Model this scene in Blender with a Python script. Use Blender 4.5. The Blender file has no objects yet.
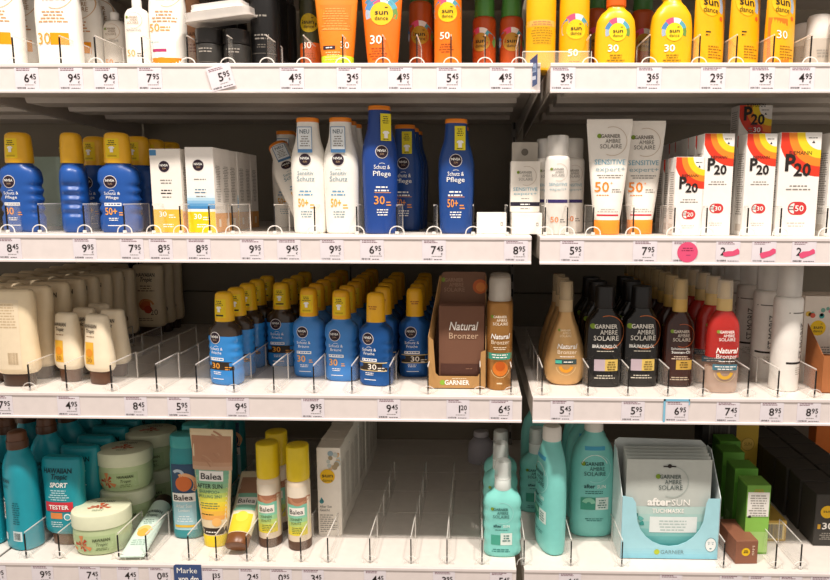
import bpy, bmesh, math, random
from mathutils import Matrix, Vector
random.seed(7)
R = math.radians
scene = bpy.context.scene
C = scene.collection

# ---------------------------------------------------------------- camera
F_PX, CX, CY = 659.24, 464.358, 290.0
YAW, PITCH, ROLL = .01983, .13903, -.00316
ZW = 1.25                                   # height of the second shelf's strip above the floor
CAM = Vector((-.0936, -1.14166, .11324 + ZW))
_c, _s = math.cos(YAW), math.sin(YAW)
_f = Vector((-_s*math.cos(PITCH), _c*math.cos(PITCH), -math.sin(PITCH)))
_r = Vector((_c, _s, 0)); _d = _f.cross(_r)
AX_R = math.cos(ROLL)*_r + math.sin(ROLL)*_d
AX_D = -math.sin(ROLL)*_r + math.cos(ROLL)*_d
AX_F = _f
cam_data = bpy.data.cameras.new('camera')
cam = bpy.data.objects.new('camera', cam_data); C.objects.link(cam)
cam_data.sensor_fit = 'HORIZONTAL'; cam_data.sensor_width = 36
cam_data.lens = F_PX/830*36
cam_data.shift_x = (415-CX)/830
cam_data.clip_start = .01
m3 = Matrix((AX_R, -AX_D, -AX_F)).transposed()
cam.matrix_world = Matrix.Translation(CAM) @ m3.to_4x4()
scene.camera = cam

# ---------------------------------------------------------------- world, light, exposure
scene.view_settings.view_transform = 'Standard'
scene.view_settings.look = 'None'
scene.view_settings.gamma = 1
scene.view_settings.use_curve_mapping = False
scene.view_settings.exposure = 0.12
w = bpy.data.worlds.new('shop_ambient'); scene.world = w; w.use_nodes = True
bgn = w.node_tree.nodes['Background']
bgn.inputs[0].default_value = (1.0, .905, .82, 1); bgn.inputs[1].default_value = .54
scene.cycles.transparent_max_bounces = 24
scene.cycles.max_bounces = 8

def ceiling_lamp(name, x, y, z, size, power, aim, col=(1, .905, .82)):
    l = bpy.data.lights.new(name, 'AREA'); l.shape = 'DISK'; l.size = size; l.energy = power; l.color = col
    o = bpy.data.objects.new(name, l); C.objects.link(o); o.location = (x, y, z)
    o.rotation_euler = (Vector(aim)-Vector((x, y, z))).to_track_quat('-Z', 'Y').to_euler()
    return o
ceiling_lamp('ceiling_spot', -.95, -1.1, 3.6, .2, 58, (-.75, .1, 1.0))
ceiling_lamp('ceiling_spot', -.1, -1.1, 3.6, .2, 17, (-.1, .1, 1.0))
ceiling_lamp('ceiling_spot', .75, -1.1, 3.6, .2, 54, (.6, .1, 1.0))

# ---------------------------------------------------------------- pixel <-> place helpers (real points on real planes)
ZB = {1: .28695, 2: 0., 3: -.28392, 4: -.613}; SH = .04774
TOP = {1: -.003, 2: .0005, 3: -.003, 4: -.003}
def ztop(k): return ZW + ZB[k] + SH + TOP[k]
def ray(x, y): return AX_R*((x-CX)/F_PX) + AX_D*((y-CY)/F_PX) + AX_F
def at(x, y, Y): d = ray(x, y); return CAM + d*((Y-CAM.y)/d.y)
def on_shelf(x, y, k): d = ray(x, y); return CAM + d*((ztop(k)-CAM.z)/d.z)
YBASE = {1: 60, 2: 226, 3: 378, 4: 545}
def shelf_x(k, xpx, Y):                      # X of a point standing on shelf k at depth Y
    y = YBASE[k]
    for _ in range(3):
        p = at(xpx, y, Y)
        q = Vector((p.x, Y, ztop(k)))-CAM
        y = CY + F_PX*q.dot(AX_D)/q.dot(AX_F)
    return p.x

# ---------------------------------------------------------------- materials
def lin(h):
    h = h.lstrip('#'); o = []
    for i in (0, 2, 4):
        c = int(h[i:i+2], 16)/255; o.append(c/12.92 if c <= .04045 else ((c+.055)/1.055)**2.4)
    return o
_m = {}
def M(h, kind='p', alpha=1.0):
    key = (h, kind, alpha)
    if key in _m: return _m[key]
    m = bpy.data.materials.new('%s_%s' % ({'p': 'plastic', 'm': 'matte', 'i': 'ink', 'k': 'metal', 'c': 'clear', 'n': 'card', 'g': 'gloss'}[kind], h))
    m.use_nodes = True; nt = m.node_tree; b = nt.nodes['Principled BSDF']
    col = lin(h)
    tc = nt.nodes.new('ShaderNodeTexCoord'); nz = nt.nodes.new('ShaderNodeTexNoise')
    nz.inputs['Scale'].default_value = 60 if kind != 'm' else 18
    nt.links.new(tc.outputs['Object'], nz.inputs['Vector'])
    mx = nt.nodes.new('ShaderNodeMix'); mx.data_type = 'RGBA'
    mx.inputs[6].default_value = [c*.93 for c in col]+[1]
    mx.inputs[7].default_value = [min(1, c*1.06) for c in col]+[1]
    nt.links.new(nz.outputs['Fac'], mx.inputs[0]); nt.links.new(mx.outputs[2], b.inputs['Base Color'])
    b.inputs['Roughness'].default_value = {'p': .33, 'm': .65, 'i': .45, 'k': .32, 'c': .08, 'n': .5, 'g': .16}[kind]
    b.inputs['Specular IOR Level'].default_value = {'p': .45, 'm': .25, 'i': .3, 'k': .5, 'c': .5, 'n': .3, 'g': .55}[kind]
    if kind == 'k': b.inputs['Metallic'].default_value = .55
    b.inputs['Alpha'].default_value = alpha
    _m[key] = m
    return m
WHITE = M('f4f0ea', 'n'); INK = M('2a2422', 'i'); NAVY = M('241c34', 'i'); GREY = M('8a857f', 'i')
ORANGE = M('f0861a', 'i'); PWHITE = M('fbf8f2', 'i')

# ---------------------------------------------------------------- mesh builder (millimetres)
class MB:
    def __init__(s): s.v, s.f, s.mi, s.sm, s.mats, s.g = [], [], [], [], [], []
    def mid(s, m):
        if m not in s.mats: s.mats.append(m)
        return s.mats.index(m)
    def add(s, vs, fs, m, smooth=False):
        o = len(s.v); i = s.mid(m); s.v += [tuple(p) for p in vs]; s.g.append((o, len(s.v), len(s.f), len(s.f)+len(fs)))
        for f in fs: s.f.append([o+k for k in f]); s.mi.append(i); s.sm.append(smooth)
        return s
    def clusters(s, rel=.45):                         # pieces of print that lie well apart become parts of their own
        bb = [([min(p[k] for p in s.v[a:b]) for k in range(3)], [max(p[k] for p in s.v[a:b]) for k in range(3)]) for a, b, _, _ in s.g]
        n = len(bb); par = list(range(n))
        def find(i):
            while par[i] != i: i = par[i]
            return i
        for i in range(n):
            for j in range(i):
                gap = math.sqrt(sum(max(0, bb[i][0][k]-bb[j][1][k], bb[j][0][k]-bb[i][1][k])**2 for k in range(3)))
                if gap <= max(16, rel*max(max(bb[q][1][k]-bb[q][0][k] for k in range(3)) for q in (i, j))): par[find(i)] = find(j)
        out = {}
        for i in range(n):
            m = out.setdefault(find(i), MB()); a, b, c, d = s.g[i]
            for f, mi, sm in zip(s.f[c:d], s.mi[c:d], s.sm[c:d]):
                m.f.append([k-a+len(m.v) for k in f]); m.mi.append(m.mid(s.mats[mi])); m.sm.append(sm)
            m.v += s.v[a:b]
        return sorted(out.values(), key=lambda m: -len(m.v))
    def mesh(s, name, sharp=38):
        me = bpy.data.meshes.new(name)
        me.from_pydata([(a*.001, b*.001, c*.001) for a, b, c in s.v], [], s.f)
        for m in s.mats: me.materials.append(m)
        me.polygons.foreach_set('material_index', s.mi); me.polygons.foreach_set('use_smooth', s.sm)
        if any(s.sm): me.set_sharp_from_angle(angle=R(sharp))
        me.update(); return me
    def loft(s, rings, m, seg=28, cb=True, ct=True, smooth=True):
        vs, fs = [], []
        for rg in rings:
            z, rx, ry, n, ox, oy = (tuple(rg)+(2, 0, 0)[len(rg)-3:])[:6] if len(rg) < 6 else rg
            for i in range(seg):
                a = 2*math.pi*(i+.5)/seg; c, q = math.cos(a), math.sin(a)
                vs.append((ox+rx*math.copysign(abs(c)**(2/n), c), oy+ry*math.copysign(abs(q)**(2/n), q), z))
        for k in range(len(rings)-1):
            for i in range(seg):
                j = (i+1) % seg; fs.append([k*seg+i, k*seg+j, (k+1)*seg+j, (k+1)*seg+i])
        if cb: fs.append(list(range(seg))[::-1])
        if ct: fs.append([(len(rings)-1)*seg+i for i in range(seg)])
        return s.add(vs, fs, m, smooth)
    def box(s, x0, x1, y0, y1, z0, z1, m, bev=0):
        if bev:
            b = min(bev, (x1-x0)/2.1, (y1-y0)/2.1, (z1-z0)/2.1)
            bm = bmesh.new(); bmesh.ops.create_cube(bm, size=1)
            for v in bm.verts: v.co = ((x0+x1)/2+v.co.x*(x1-x0), (y0+y1)/2+v.co.y*(y1-y0), (z0+z1)/2+v.co.z*(z1-z0))
            bmesh.ops.bevel(bm, geom=bm.edges[:], offset=b, segments=1, affect='EDGES')
            bm.verts.index_update()
            s.add([v.co[:] for v in bm.verts], [[v.index for v in f.verts] for f in bm.faces], m); bm.free(); return s
        v = [(x, y, z) for z in (z0, z1) for y in (y0, y1) for x in (x0, x1)]
        return s.add(v, [[0, 2, 3, 1], [4, 5, 7, 6], [0, 1, 5, 4], [2, 6, 7, 3], [0, 4, 6, 2], [1, 3, 7, 5]], m)
    def prism(s, pts, y0, y1, m):            # outline in x,z extruded from y0 to y1
        n = len(pts); v = [(x, y0, z) for x, z in pts]+[(x, y1, z) for x, z in pts]
        f = [list(range(n)), [n+i for i in range(n)][::-1]]+[[i, n+i, n+(i+1) % n, (i+1) % n] for i in range(n)]
        return s.add(v, f, m)
    def tube(s, pts, r, m, seg=8):
        vs, fs = [], []; n = len(pts)
        for k, p in enumerate(pts):
            p = Vector(p); t = (Vector(pts[min(k+1, n-1)])-Vector(pts[max(k-1, 0)])).normalized()
            a = t.orthogonal().normalized() if abs(t.y) > .9 else t.cross(Vector((0, 1, 0))).normalized(); b = t.cross(a)
            for i in range(seg):
                g = 2*math.pi*i/seg; vs.append(p+r*(math.cos(g)*a+math.sin(g)*b))
        for k in range(n-1):
            for i in range(seg):
                j = (i+1) % seg; fs.append([k*seg+i, k*seg+j, (k+1)*seg+j, (k+1)*seg+i])
        return s.add(vs, fs, m, True)

def smooth_prof(pts, steps=4):              # Catmull-Rom through profile rings
    out = []; n = len(pts)
    pts = [(tuple(p)+(2, 0, 0)[len(p)-3:])[:6] if len(p) < 6 else tuple(p) for p in pts]
    for i in range(n-1):
        p0, p1, p2, p3 = pts[max(i-1, 0)], pts[i], pts[i+1], pts[min(i+2, n-1)]
        for k in range(steps):
            t = k/steps
            out.append(tuple(.5*(2*b+(c-a)*t+(2*a-5*b+4*c-d)*t*t+(-a+3*b-3*c+d)*t**3) for a, b, c, d in zip(p0, p1, p2, p3)))
            q = list(out[-1]); q[0] = p1[0]+(p2[0]-p1[0])*t; q[1] = max(.2, q[1]); q[2] = max(.2, q[2]); q[3] = max(2, q[3]); out[-1] = tuple(q)
    out.append(pts[-1]); return out
def surf_of(rings):
    rg = [(tuple(p)+(2, 0, 0)[len(p)-3:])[:6] if len(p) < 6 else tuple(p) for p in rings]
    def S(x, z):
        k = 0
        while k < len(rg)-2 and rg[k+1][0] < z: k += 1
        a, b = rg[k], rg[k+1]; t = 0 if b[0] == a[0] else max(0, min(1, (z-a[0])/(b[0]-a[0])))
        _, rx, ry, n, ox, oy = [p+(q-p)*t for p, q in zip(a, b)]
        u = min(.985, abs((x-ox)/rx))
        return oy-ry*(1-u**n)**(1/n)
    return S

_txt = {}
_tc = bpy.data.curves.new('lettering_source', 'FONT'); _to = bpy.data.objects.new('lettering_source', _tc)
def text2d(t, bold, shear):
    key = (t, bold, shear)
    if key not in _txt:
        _tc.body = t; _tc.size = 1; _tc.resolution_u = 2; _tc.offset = bold; _tc.shear = shear; _tc.fill_mode = 'FRONT'
        me = _to.to_mesh()
        v = [(p.co.x, p.co.y) for p in me.vertices]; f = [list(p.vertices) for p in me.polygons]
        _to.to_mesh_clear()
        x0 = min(p[0] for p in v); x1 = max(p[0] for p in v)
        _txt[key] = ([(p[0]-x0, p[1]) for p in v], f, x1-x0)
    return _txt[key]
_hv = text2d('H', 0, 0); CAPH = max(p[1] for p in _hv[0])

class Print(MB):
    """flat print laid on a surface y = S(x, z); u, z in mm"""
    def __init__(s, S=None, eps=.25): super().__init__(); s.S = S or (lambda x, z: 0.); s.eps = eps; s.T = None; s.tx = MB()
    def pt(s, x, z, L): 
        p = (x, s.S(x, z)-s.eps*L, z)
        return s.T @ Vector(p) if s.T else p
    def text(s, t, x, z, h, m, al='C', bold=0.0, shear=0.0, rot=0, w=None, L=3):
        v, f, tw = text2d(t, bold, shear); k = h/CAPH; kx = k if w is None else w/tw
        o = {'C': -tw*kx/2, 'L': 0, 'R': -tw*kx}[al]; c, q = math.cos(R(rot)), math.sin(R(rot))
        s.tx.add([s.pt(x+c*(px*kx+o)-q*py*k, z+q*(px*kx+o)+c*py*k, L) for px, py in v], f, m); return s
    def rect(s, x0, z0, x1, z1, m, nx=10, nz=1, L=1, skew=0):
        vs = [s.pt(x0+(x1-x0)*i/nx+skew*j/nz, z0+(z1-z0)*j/nz, L) for j in range(nz+1) for i in range(nx+1)]
        fs = [[j*(nx+1)+i, j*(nx+1)+i+1, (j+1)*(nx+1)+i+1, (j+1)*(nx+1)+i] for j in range(nz) for i in range(nx)]
        s.add(vs, fs, m); return s
    def arc(s, x, z, r0, r1, m, a0=0, a1=360, n=24, L=2, sz=1):
        vs = []
        for i in range(n+1):
            a = R(a0+(a1-a0)*i/n); c, q = math.cos(a), math.sin(a)*sz
            vs += [s.pt(x+r0*c, z+r0*q, L), s.pt(x+r1*c, z+r1*q, L)]
        s.add(vs, [[2*i, 2*i+1, 2*i+3, 2*i+2] for i in range(n)], m); return s
    def disc(s, x, z, r, m, L=2, sz=1, n=20):
        for a, b in ((0.001, .5), (.5, 1)): s.arc(x, z, r*a, r*b, m, n=n, L=L, sz=sz)
        return s
    def poly(s, pts, m, L=2): s.add([s.pt(x, z, L) for x, z in pts], [list(range(len(pts)))], m); return s
    def fine(s, x, z, wd, n, lh, m, al='C', L=2, seed=1):   # print too small to read: dashes
        rn = random.Random(seed)
        for k in range(n):
            ww = wd*rn.uniform(.6, 1); x0 = {'C': x-ww/2, 'L': x, 'R': x-ww}[al]; e = x0+ww; zz = z-k*lh
            while x0 < e-.3:
                l = min(rn.uniform(1.2, 4.2)*lh/2.2, e-x0); s.tx.add([s.pt(x0, zz, L), s.pt(x0+l, zz, L), s.pt(x0+l, zz+lh*.42, L), s.pt(x0, zz+lh*.42, L)], [[0, 1, 2, 3]], m); x0 += l+lh*.3
        return s
    def barcode(s, x, z, wd, h, m, seed=1, L=2):
        rn = random.Random(seed); p = x
        while p < x+wd:
            t = rn.choice((.35, .5, .9)); s.rect(p, z, min(p+t, x+wd), z+h, m, nx=1, L=L); p += t+rn.choice((.4, .6, 1))
        return s

# ---------------------------------------------------------------- things
def part(mb, name):                          # (name, mesh[, label, lettering mesh]); print keeps its letters as a sub-part
    if isinstance(mb, Print):
        tx = [m.mesh('lettering') for m in mb.tx.clusters(0)] if mb.tx.v else []
        ps = [m.mesh(name) for m in mb.clusters()] if mb.v else []
        if not ps: return ('lettering', tx[0], None, tx[1:])
        return (name, ps[0], None, tx, ps[1:])
    return (name, mb.mesh(name))
def tag(o, label, cat=None, group=None, kind=None):
    if label: o['label'] = label
    if cat: o['category'] = cat
    if group: o['group'] = group
    if kind: o['kind'] = kind
    return o
def thing(parts, name, label, cat, loc, rz=0, group=None, mat=None):
    """parts: list of (part name, mesh[, label]); an Empty at the base parents one object for each part"""
    e = bpy.data.objects.new(name, None); C.objects.link(e); e.empty_display_size = .02
    e.matrix_world = Matrix.Translation(loc) @ (mat if mat else Matrix.Rotation(rz, 4, 'Z'))
    tag(e, label, cat, group)
    for p in parts:
        o = bpy.data.objects.new(p[0], p[1]); C.objects.link(o); o.parent = e
        if len(p) > 2 and p[2]: o['label'] = p[2]
        for me in (p[3] if len(p) > 3 else []):
            t = bpy.data.objects.new('lettering', me); C.objects.link(t); t.parent = o if p[0] != 'lettering' else e
        for me in (p[4] if len(p) > 4 else []):
            t = bpy.data.objects.new(p[0], me); C.objects.link(t); t.parent = e
    return e
ORD = ['', 'first', 'second', 'third', 'fourth', 'fifth', 'sixth', 'seventh', 'eighth', 'ninth', 'tenth', 'eleventh', 'twelfth']
def put(parts, name, label, cat, row, xpx, Y, rz=0, group=None, dz=0):
    return thing(parts, name, label, cat, (shelf_x(row, xpx, Y), Y, ztop(row)+dz+.0004), R(rz), group)
def queue(parts, name, label, back, cat, row, xpx, Ys, rz=0, group=None, rzs=None):
    """the front item keeps its own label; those behind it in the column are told apart by their turn"""
    X = shelf_x(row, xpx, Ys[0])
    for i, Y in enumerate(Ys):
        a = rz if i == 0 else (0 if rzs is None else rzs)
        thing(parts, name, label if i == 0 else ORD[i]+' '+back, cat, (X+(0 if i == 0 else random.uniform(-.002, .002)), Y, ztop(row)+.0004), R(a+(0 if i == 0 else random.uniform(-5, 5))), group or back)
def steps(y0, d, n): return [y0+d*i for i in range(n)]
#@@PART2

# ================================================================ the setting
STEEL = M('e9e2da', 'p'); UNDER = M('b3aaa0', 'p'); STRIP = M('e5dbd8', 'p'); BACK = M('8d8475', 'm'); DARK = M('2c2926', 'm')  # UNDER: grey steel, toned down so the undersides' shade sits in the colour
def extrude_x(mb, prof, x0, x1, m):
    n = len(prof); v = [(x0, y, z) for y, z in prof]+[(x1, y, z) for y, z in prof]
    mb.add(v, [list(range(n)), [n+i for i in range(n)][::-1]]+[[i, (i+1) % n, n+(i+1) % n, n+i][::-1] for i in range(n)], m); return mb
fl = MB().box(-3000, 3000, -3000, 760, -20, 0, M('9a9288', 'm')).mesh('floor')
o = bpy.data.objects.new('floor', fl); C.objects.link(o); tag(o, 'grey shop floor below the shelves', kind='structure')
wb = MB().box(-2100, 1150, 690, 720, 0, 2300, BACK).mesh('wall_back')
wall = bpy.data.objects.new('wall_back', wb); C.objects.link(wall); tag(wall, 'grey-brown shelving back wall', kind='structure')
SEAM = at(120, 126, .672).x
px = SEAM
edges = [-2.09, -1.55, -1.012, SEAM, SEAM+.62, .004, .62, 1.14]
for a, b in zip(edges, edges[1:]):
    for z0, z1 in ((.45, 1.10), (1.103, 2.2)):
        mb = MB().box((a+.0015)*1000, (b-.0015)*1000, 672, 690, z0*1000, z1*1000, BACK, 1.5)
        o = bpy.data.objects.new('back_panel', mb.mesh('back_panel')); C.objects.link(o); o.parent = wall

ROWNAME = {0: 'overhead shelf', 1: 'top shelf', 2: 'second shelf', 3: 'third shelf', 4: 'bottom shelf'}
ZB[0] = .574; TOP[0] = -.003
JL = {0: 541, 1: 540, 2: 531, 3: 521.5, 4: 516}; JR = {0: 550, 1: 550, 2: 539.5, 3: 532.5, 4: 524}
YS = {0: 78, 1: 78, 2: 249, 3: 408, 4: 575}
ENDS = {}
def shelf(k, bay):
    if bay == 'far left': x0, x1 = -2.0, -1.006
    elif bay == 'left': x0, x1 = -1.0, at(JL[k], YS[k], 0).x
    else: x0, x1 = at(JR[k], YS[k], 0).x, 1.0
    ENDS[(k, bay)] = (x0, x1)
    L = (x1-x0)*1000; T = (SH+TOP[k])*1000
    D = 655; g = 107
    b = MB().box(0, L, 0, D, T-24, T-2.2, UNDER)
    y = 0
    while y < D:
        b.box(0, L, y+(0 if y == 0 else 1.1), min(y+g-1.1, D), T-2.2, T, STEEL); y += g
    b.box(0, L, -1, 0, T-30, T, STEEL)
    st = MB(); extrude_x(st, [(-1, 0), (-8, 0), (-8, 3), (-5.6, 4.2), (-5.6, 41), (-7.4, 42.2), (-7.4, 46.5), (-6.6, SH*1000), (-1, SH*1000)], 0, L, STRIP)
    parts = [('board', b.mesh('board')), ('price_strip', st.mesh('price_strip'), 'white plastic price strip')]
    for y0, dy, dz in ((34, 60, 15), (150, 75, 15), (285, 75, 14), (425, 75, 14)):
        rb = MB(); h = T-24
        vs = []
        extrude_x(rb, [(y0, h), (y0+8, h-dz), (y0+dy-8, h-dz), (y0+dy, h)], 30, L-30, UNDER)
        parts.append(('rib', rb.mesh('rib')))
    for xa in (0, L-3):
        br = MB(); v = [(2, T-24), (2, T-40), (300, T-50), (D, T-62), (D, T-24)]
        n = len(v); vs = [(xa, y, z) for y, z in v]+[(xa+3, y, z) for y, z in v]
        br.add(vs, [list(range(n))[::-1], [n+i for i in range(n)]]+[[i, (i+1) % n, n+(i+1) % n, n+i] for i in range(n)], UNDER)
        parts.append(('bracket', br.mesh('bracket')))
    thing(parts, 'metal_shelf', 'white metal %s of the %s bay with price strip' % (ROWNAME[k], bay), 'shelf', (x0, 0, ZW+ZB[k]))
for k in (0, 1, 2, 3, 4):
    for bay in ('far left', 'left', 'right'): shelf(k, bay)
for i, xx in enumerate((-1.012, 0.0, 1.012)):
    up = MB().box(-6 if i != 1 else -5, 6 if i != 1 else 5, 620, 671, 0, 2150, STEEL if i != 1 else M('8c857c', 'm'), 1)
    for q in range(40): up.box(-2, 2, 619.2, 620, 500+q*40, 520+q*40, DARK)
    thing([('post', up.mesh('post'))], 'shelf_upright', ['slotted steel upright at the far left end of the shelving', 'slotted grey steel upright in the gap between the two bays', 'slotted steel upright at the far right end of the shelving'][i], 'upright', (xx, 0, 0))

# ================================================================ clear dividers
CLEAR = M('e9e6e0', 'c', .10); EDGE = M('f6f2ec', 'p', .50); BLACK = M('1d1a18', 'i')
def divider_mesh(n, clipmat):
    parts = []
    for i in range(n):
        y0 = i*92; h = 51 if i == 0 else 47
        p = MB()
        a, b, t = y0+.6, y0+90.5, .8
        p.box(-t, t, a, b, 1, h, CLEAR)
        p.box(-t-.1, t+.1, a-.2, b+.2, h, h+1.5, EDGE)                  # bright polished top edge
        p.box(-t-.1, t+.1, b, b+1.3, 1, h, EDGE)
        if i: p.box(-t-.1, t+.1, a-.5, a+.5, 1, h, EDGE)
        parts.append(('front_panel' if i == 0 else 'rear_panel', p.mesh('divider_panel')))
    f = MB().box(-5.5, 5.5, -.5, 92*n, .1, 1.2, CLEAR)
    parts.append(('foot', f.mesh('divider_foot')))
    parts.append(('front_edge', MB().box(-1.1, 1.1, -1.2, .6, 1, 49, BLACK).mesh('divider_front_edge'), 'dark front edge line'))  # clear plastic; the dark line refraction shows here is put in as black
    c = MB(); pts = [(-13, -1, 1)]+[(-10*math.cos(R(t))*1.25, -1, 4+11*math.sin(R(t))) for t in range(0, 181, 15)]+[(13, -1, 1)]
    c.tube(pts, 1.0, clipmat, 6); c.box(-3, 3, -2, 1, 1, 6, clipmat, .5)
    parts.append(('clip', c.mesh('divider_clip'), 'white arched clip'))
    return parts
DIV12 = divider_mesh(1, M('f7f3ee', 'p', .75)); DIV34 = divider_mesh(4, M('f7f3ee', 'p', .32))
DIVS = {1: [14, 61, 96, 143, 188, 228, 267, 304, 343, 383, 417, 451, 485, 519, 590, 649, 699, 736, 773, 810],
        2: [8, 40, 85, 125, 154, 181, 210, 233, 275, 315, 357, 397, 434, 473, 507, 545, 567, 593, 633, 674, 706, 747, 780, 826],
        3: [30, 67, 112, 157, 197, 234, 274, 314, 352, 390, 428, 480, 511, 542, 588, 628, 668, 703, 748, 778, 815],
        4: [26.5, 60, 119, 147, 189, 216.5, 247, 268, 301, 328, 370, 411, 447, 482, 524, 571, 622, 724, 776, 801]}
ORDX = ORD+['thirteenth', 'fourteenth', 'fifteenth', 'sixteenth', 'seventeenth', 'eighteenth', 'nineteenth', 'twentieth', 'twenty-first', 'twenty-second', 'twenty-third', 'twenty-fourth']
for k in DIVS:
    for i, xp in enumerate(DIVS[k]):
        X = at(xp, {1: 60, 2: 231, 3: 388, 4: 557}[k], .012).x
        thing(DIV12 if k < 3 or (k == 4 and (59 < xp < 120 or xp > 790)) else DIV34, 'shelf_divider', '%s clear plastic divider from the left on the %s' % (ORDX[i+1], ROWNAME[k]), 'divider', (X, .012, ztop(k)+.0003), 0, 'clear dividers on the '+ROWNAME[k])

# ================================================================ price tags
TAGP = M('e4dde3', 'n'); RED = M('b0524e', 'i')
tagcard = MB().box(-20.5, 20.5, 0, .5, 0, 39, TAGP).mesh('tag_card')
def tag_print(price, seed):
    p = Print(None, .15)
    p.fine(-17, 34.5, 30, 2, 2.6, M('7d4a5a', 'i'), 'L', seed=seed)
    if price:
        a, b = price.split('.')
        p.text(a, 4, 13, 13.2, INK, 'R', .012); p.text(b, 4.9, 17.8, 8.6, INK, 'L', .01, w=11)
        p.text('€', 13.5, 11.0, 3.6, INK, 'C')
    p.fine(-4, 8.2, 22, 1, 2.2, GREY, 'L', seed=seed+5)
    p.barcode(-18, 2.2, 15, 2.8, INK, seed); p.fine(0, 2.6, 19, 1, 2.4, INK, 'L', seed=seed+9)
    return p
TAGS = {1: [(27, '6.45'), (71, '9.45'), (106, '9.45'), (150, '7.95'), (222, '5.95'), (292, '4.95'), (349, '3.45'), (400, '4.95'), (449, '5.45'), (502, '4.95'), (563, '3.95'), (649, '3.65'), (713, '2.95'), (762, '3.95'), (802, '4.95')],
        2: [(10, '8.45'), (85, '9.95'), (132, '7.95'), (161, '8.95'), (199, '8.95'), (252, '9.95'), (289, '9.45'), (332, '9.95'), (372, '6.95'), (434, '7.45'), (516, '8.95'), (572, '5.95'), (645, '7.95'), (684, None), (728, '2.'), (764, '1.'), (804, '2.')],
        3: [(2, '7.95'), (69, '4.95'), (136, '8.45'), (179, '5.95'), (238, '9.45'), (313, '9.95'), (389, '9.45'), (458, '1.20'), (501, '6.45'), (562, '5.45'), (633, '5.95'), (677, '6.95'), (728, '7.45'), (772, '8.95'), (809, '8.95')],
        4: [(-4, '9.95'), (43, '9.95'), (90, '7.45'), (128, '4.45'), (160, '0.85'), (212, '1.35'), (250, '2.45'), (281, '0.95'), (313, '3.45'), (375, '4.45'), (444, '3.95'), (501, '5.45'), (570, '6.45'), (671, '1.45'), (731, None), (760, None), (791, None), (822, None)]}
PINKM = M('e0527a', 'i')
_tp = {}
def price_text(p): return 'reading '+p if p and not p.endswith('.') else 'price covered'
def text_digits(price, seed):
    if price and price.endswith('.'):
        p = Print(None, .15); p.fine(-17, 34.5, 30, 2, 2.6, M('7d4a5a', 'i'), 'L', seed=seed)
        p.text(price[0], -4, 13, 13.2, INK, 'R', .012); p.barcode(-18, 2.2, 15, 2.8, INK, seed); p.fine(0, 2.6, 19, 1, 2.4, INK, 'L', seed=seed+9)
        return p
    return tag_print(price, seed)
for k in TAGS:
    for i, (xp, pr) in enumerate(TAGS[k]):
        y = YS[k] if k != 4 else 577
        X = at(xp, y, -.006).x; seed = k*40+i
        loc = (X, -.0064, ZW+ZB[k]+.0042); mt = None
        if k == 1 and pr == '5.95': mt = Matrix.Translation((0.004, -.002, .002)) @ Matrix.Rotation(R(-15), 4, 'Y')
        e = thing([('card', tagcard), part(text_digits(pr, seed), 'barcode')], 'price_tag', '%s paper price tag from the left on the %s, %s' % (ORDX[i+1], ROWNAME[k], price_text(pr)), 'price tag', loc, 0, 'paper price tags', mt)
        if k == 2 and pr in (None,):
            s = MB(); d = Print(None, .1); d.disc(0, 0, 17.5, PINKM, L=1, n=28); d.fine(0, 6, 24, 2, 4, M('8c2a48', 'i'), L=2, seed=3); d.fine(2, -6, 12, 1, 4, M('b0406a', 'i'), L=2, seed=8)
            thing([part(d, 'paper')], 'round_sticker', 'round pink sticker covering a price on the second shelf', 'sticker', (X+.006, -.0068, ZW+ZB[2]+.022))
        if k == 2 and pr and pr.endswith('.'):
            d = Print(None, .1); rn = random.Random(i)
            pts = [(-13, -5), (-9, -7), (4, -5), (13, -3), (14, 3), (11, 7), (3, 4), (-8, 4), (-14, 1)]
            d.poly([(x*1.0+rn.uniform(-1, 1), z*.95+rn.uniform(-1, 1)) for x, z in pts], PINKM, 1)
            thing([('paper', d.mesh('pink_sticker'))], 'torn_sticker', '%s torn pink sticker over a price on the second shelf' % {'2.': 'left' if xp < 750 else 'right', '1.': 'middle'}[pr], 'sticker', (X+.006, -.0068, ZW+ZB[2]+.021), 0, None, Matrix.Rotation(R(-12 if i != 14 else -4), 4, 'Y'))
# light-blue frame round the 6.95 tag, blue brand sign, blue flag
BLUEF = M('7fc0dc', 'p')
X = at(677, 408, -.007).x
fr = MB().box(-24, -20.5, 0, .6, -1, 45, BLUEF).box(20.5, 22, 0, .6, 34, 45, BLUEF).box(-24, 22, 0, .6, 41, 45, BLUEF)
thing([('frame', fr.mesh('tag_frame'))], 'tag_frame', 'light blue plastic frame around the 6.95 price tag', 'tag frame', (X, -.0075, ZW+ZB[3]+.001))
SIGN = M('39507f', 'p')
X = at(186, 573, -.008).x
sg = MB(); pts = []
for a, b, q in ((-23, 0, 0), (29, 0, 0), (29, 47, 0)): pts.append((a, b))
pts += [(-19, 47), (-22, 45.5), (-23, 43)]
sg.prism(pts, 0, .8, SIGN)
p = Print(None, .15); p.text('Marke', -17, 30.5, 10.5, PWHITE, 'L', w=38); p.text('von dm', -15, 14, 10.5, PWHITE, 'L', .02, w=38)
thing([('card', sg.mesh('sign_card')), part(p, 'print')], 'brand_sign', 'dark blue card in the bottom price strip with white lettering', 'sign', (X, -.0078, ZW+ZB[4]+.001))
X = at(534, 70, -.02).x
fg = MB().prism([(-11, 0), (11, 4), (11, 52), (-11, 46)], 0, .7, SIGN)
p = Print(None, .15); p.rect(-8, 12, 8, 18, M('c9d0e0', 'i'), nx=1); p.rect(-8, 24, 9, 38, M('9db0cf', 'i'), nx=1); p.text('dm', 0, 26, 8, SIGN, w=13)
thing([('card', fg.mesh('flag_card')), part(p, 'print')], 'shelf_flag', 'small blue and white flag sticking out at the joint of the top shelves', 'sign', (X, -.008, ZW+ZB[1]+.008), R(-62))
#@@PART3

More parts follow.
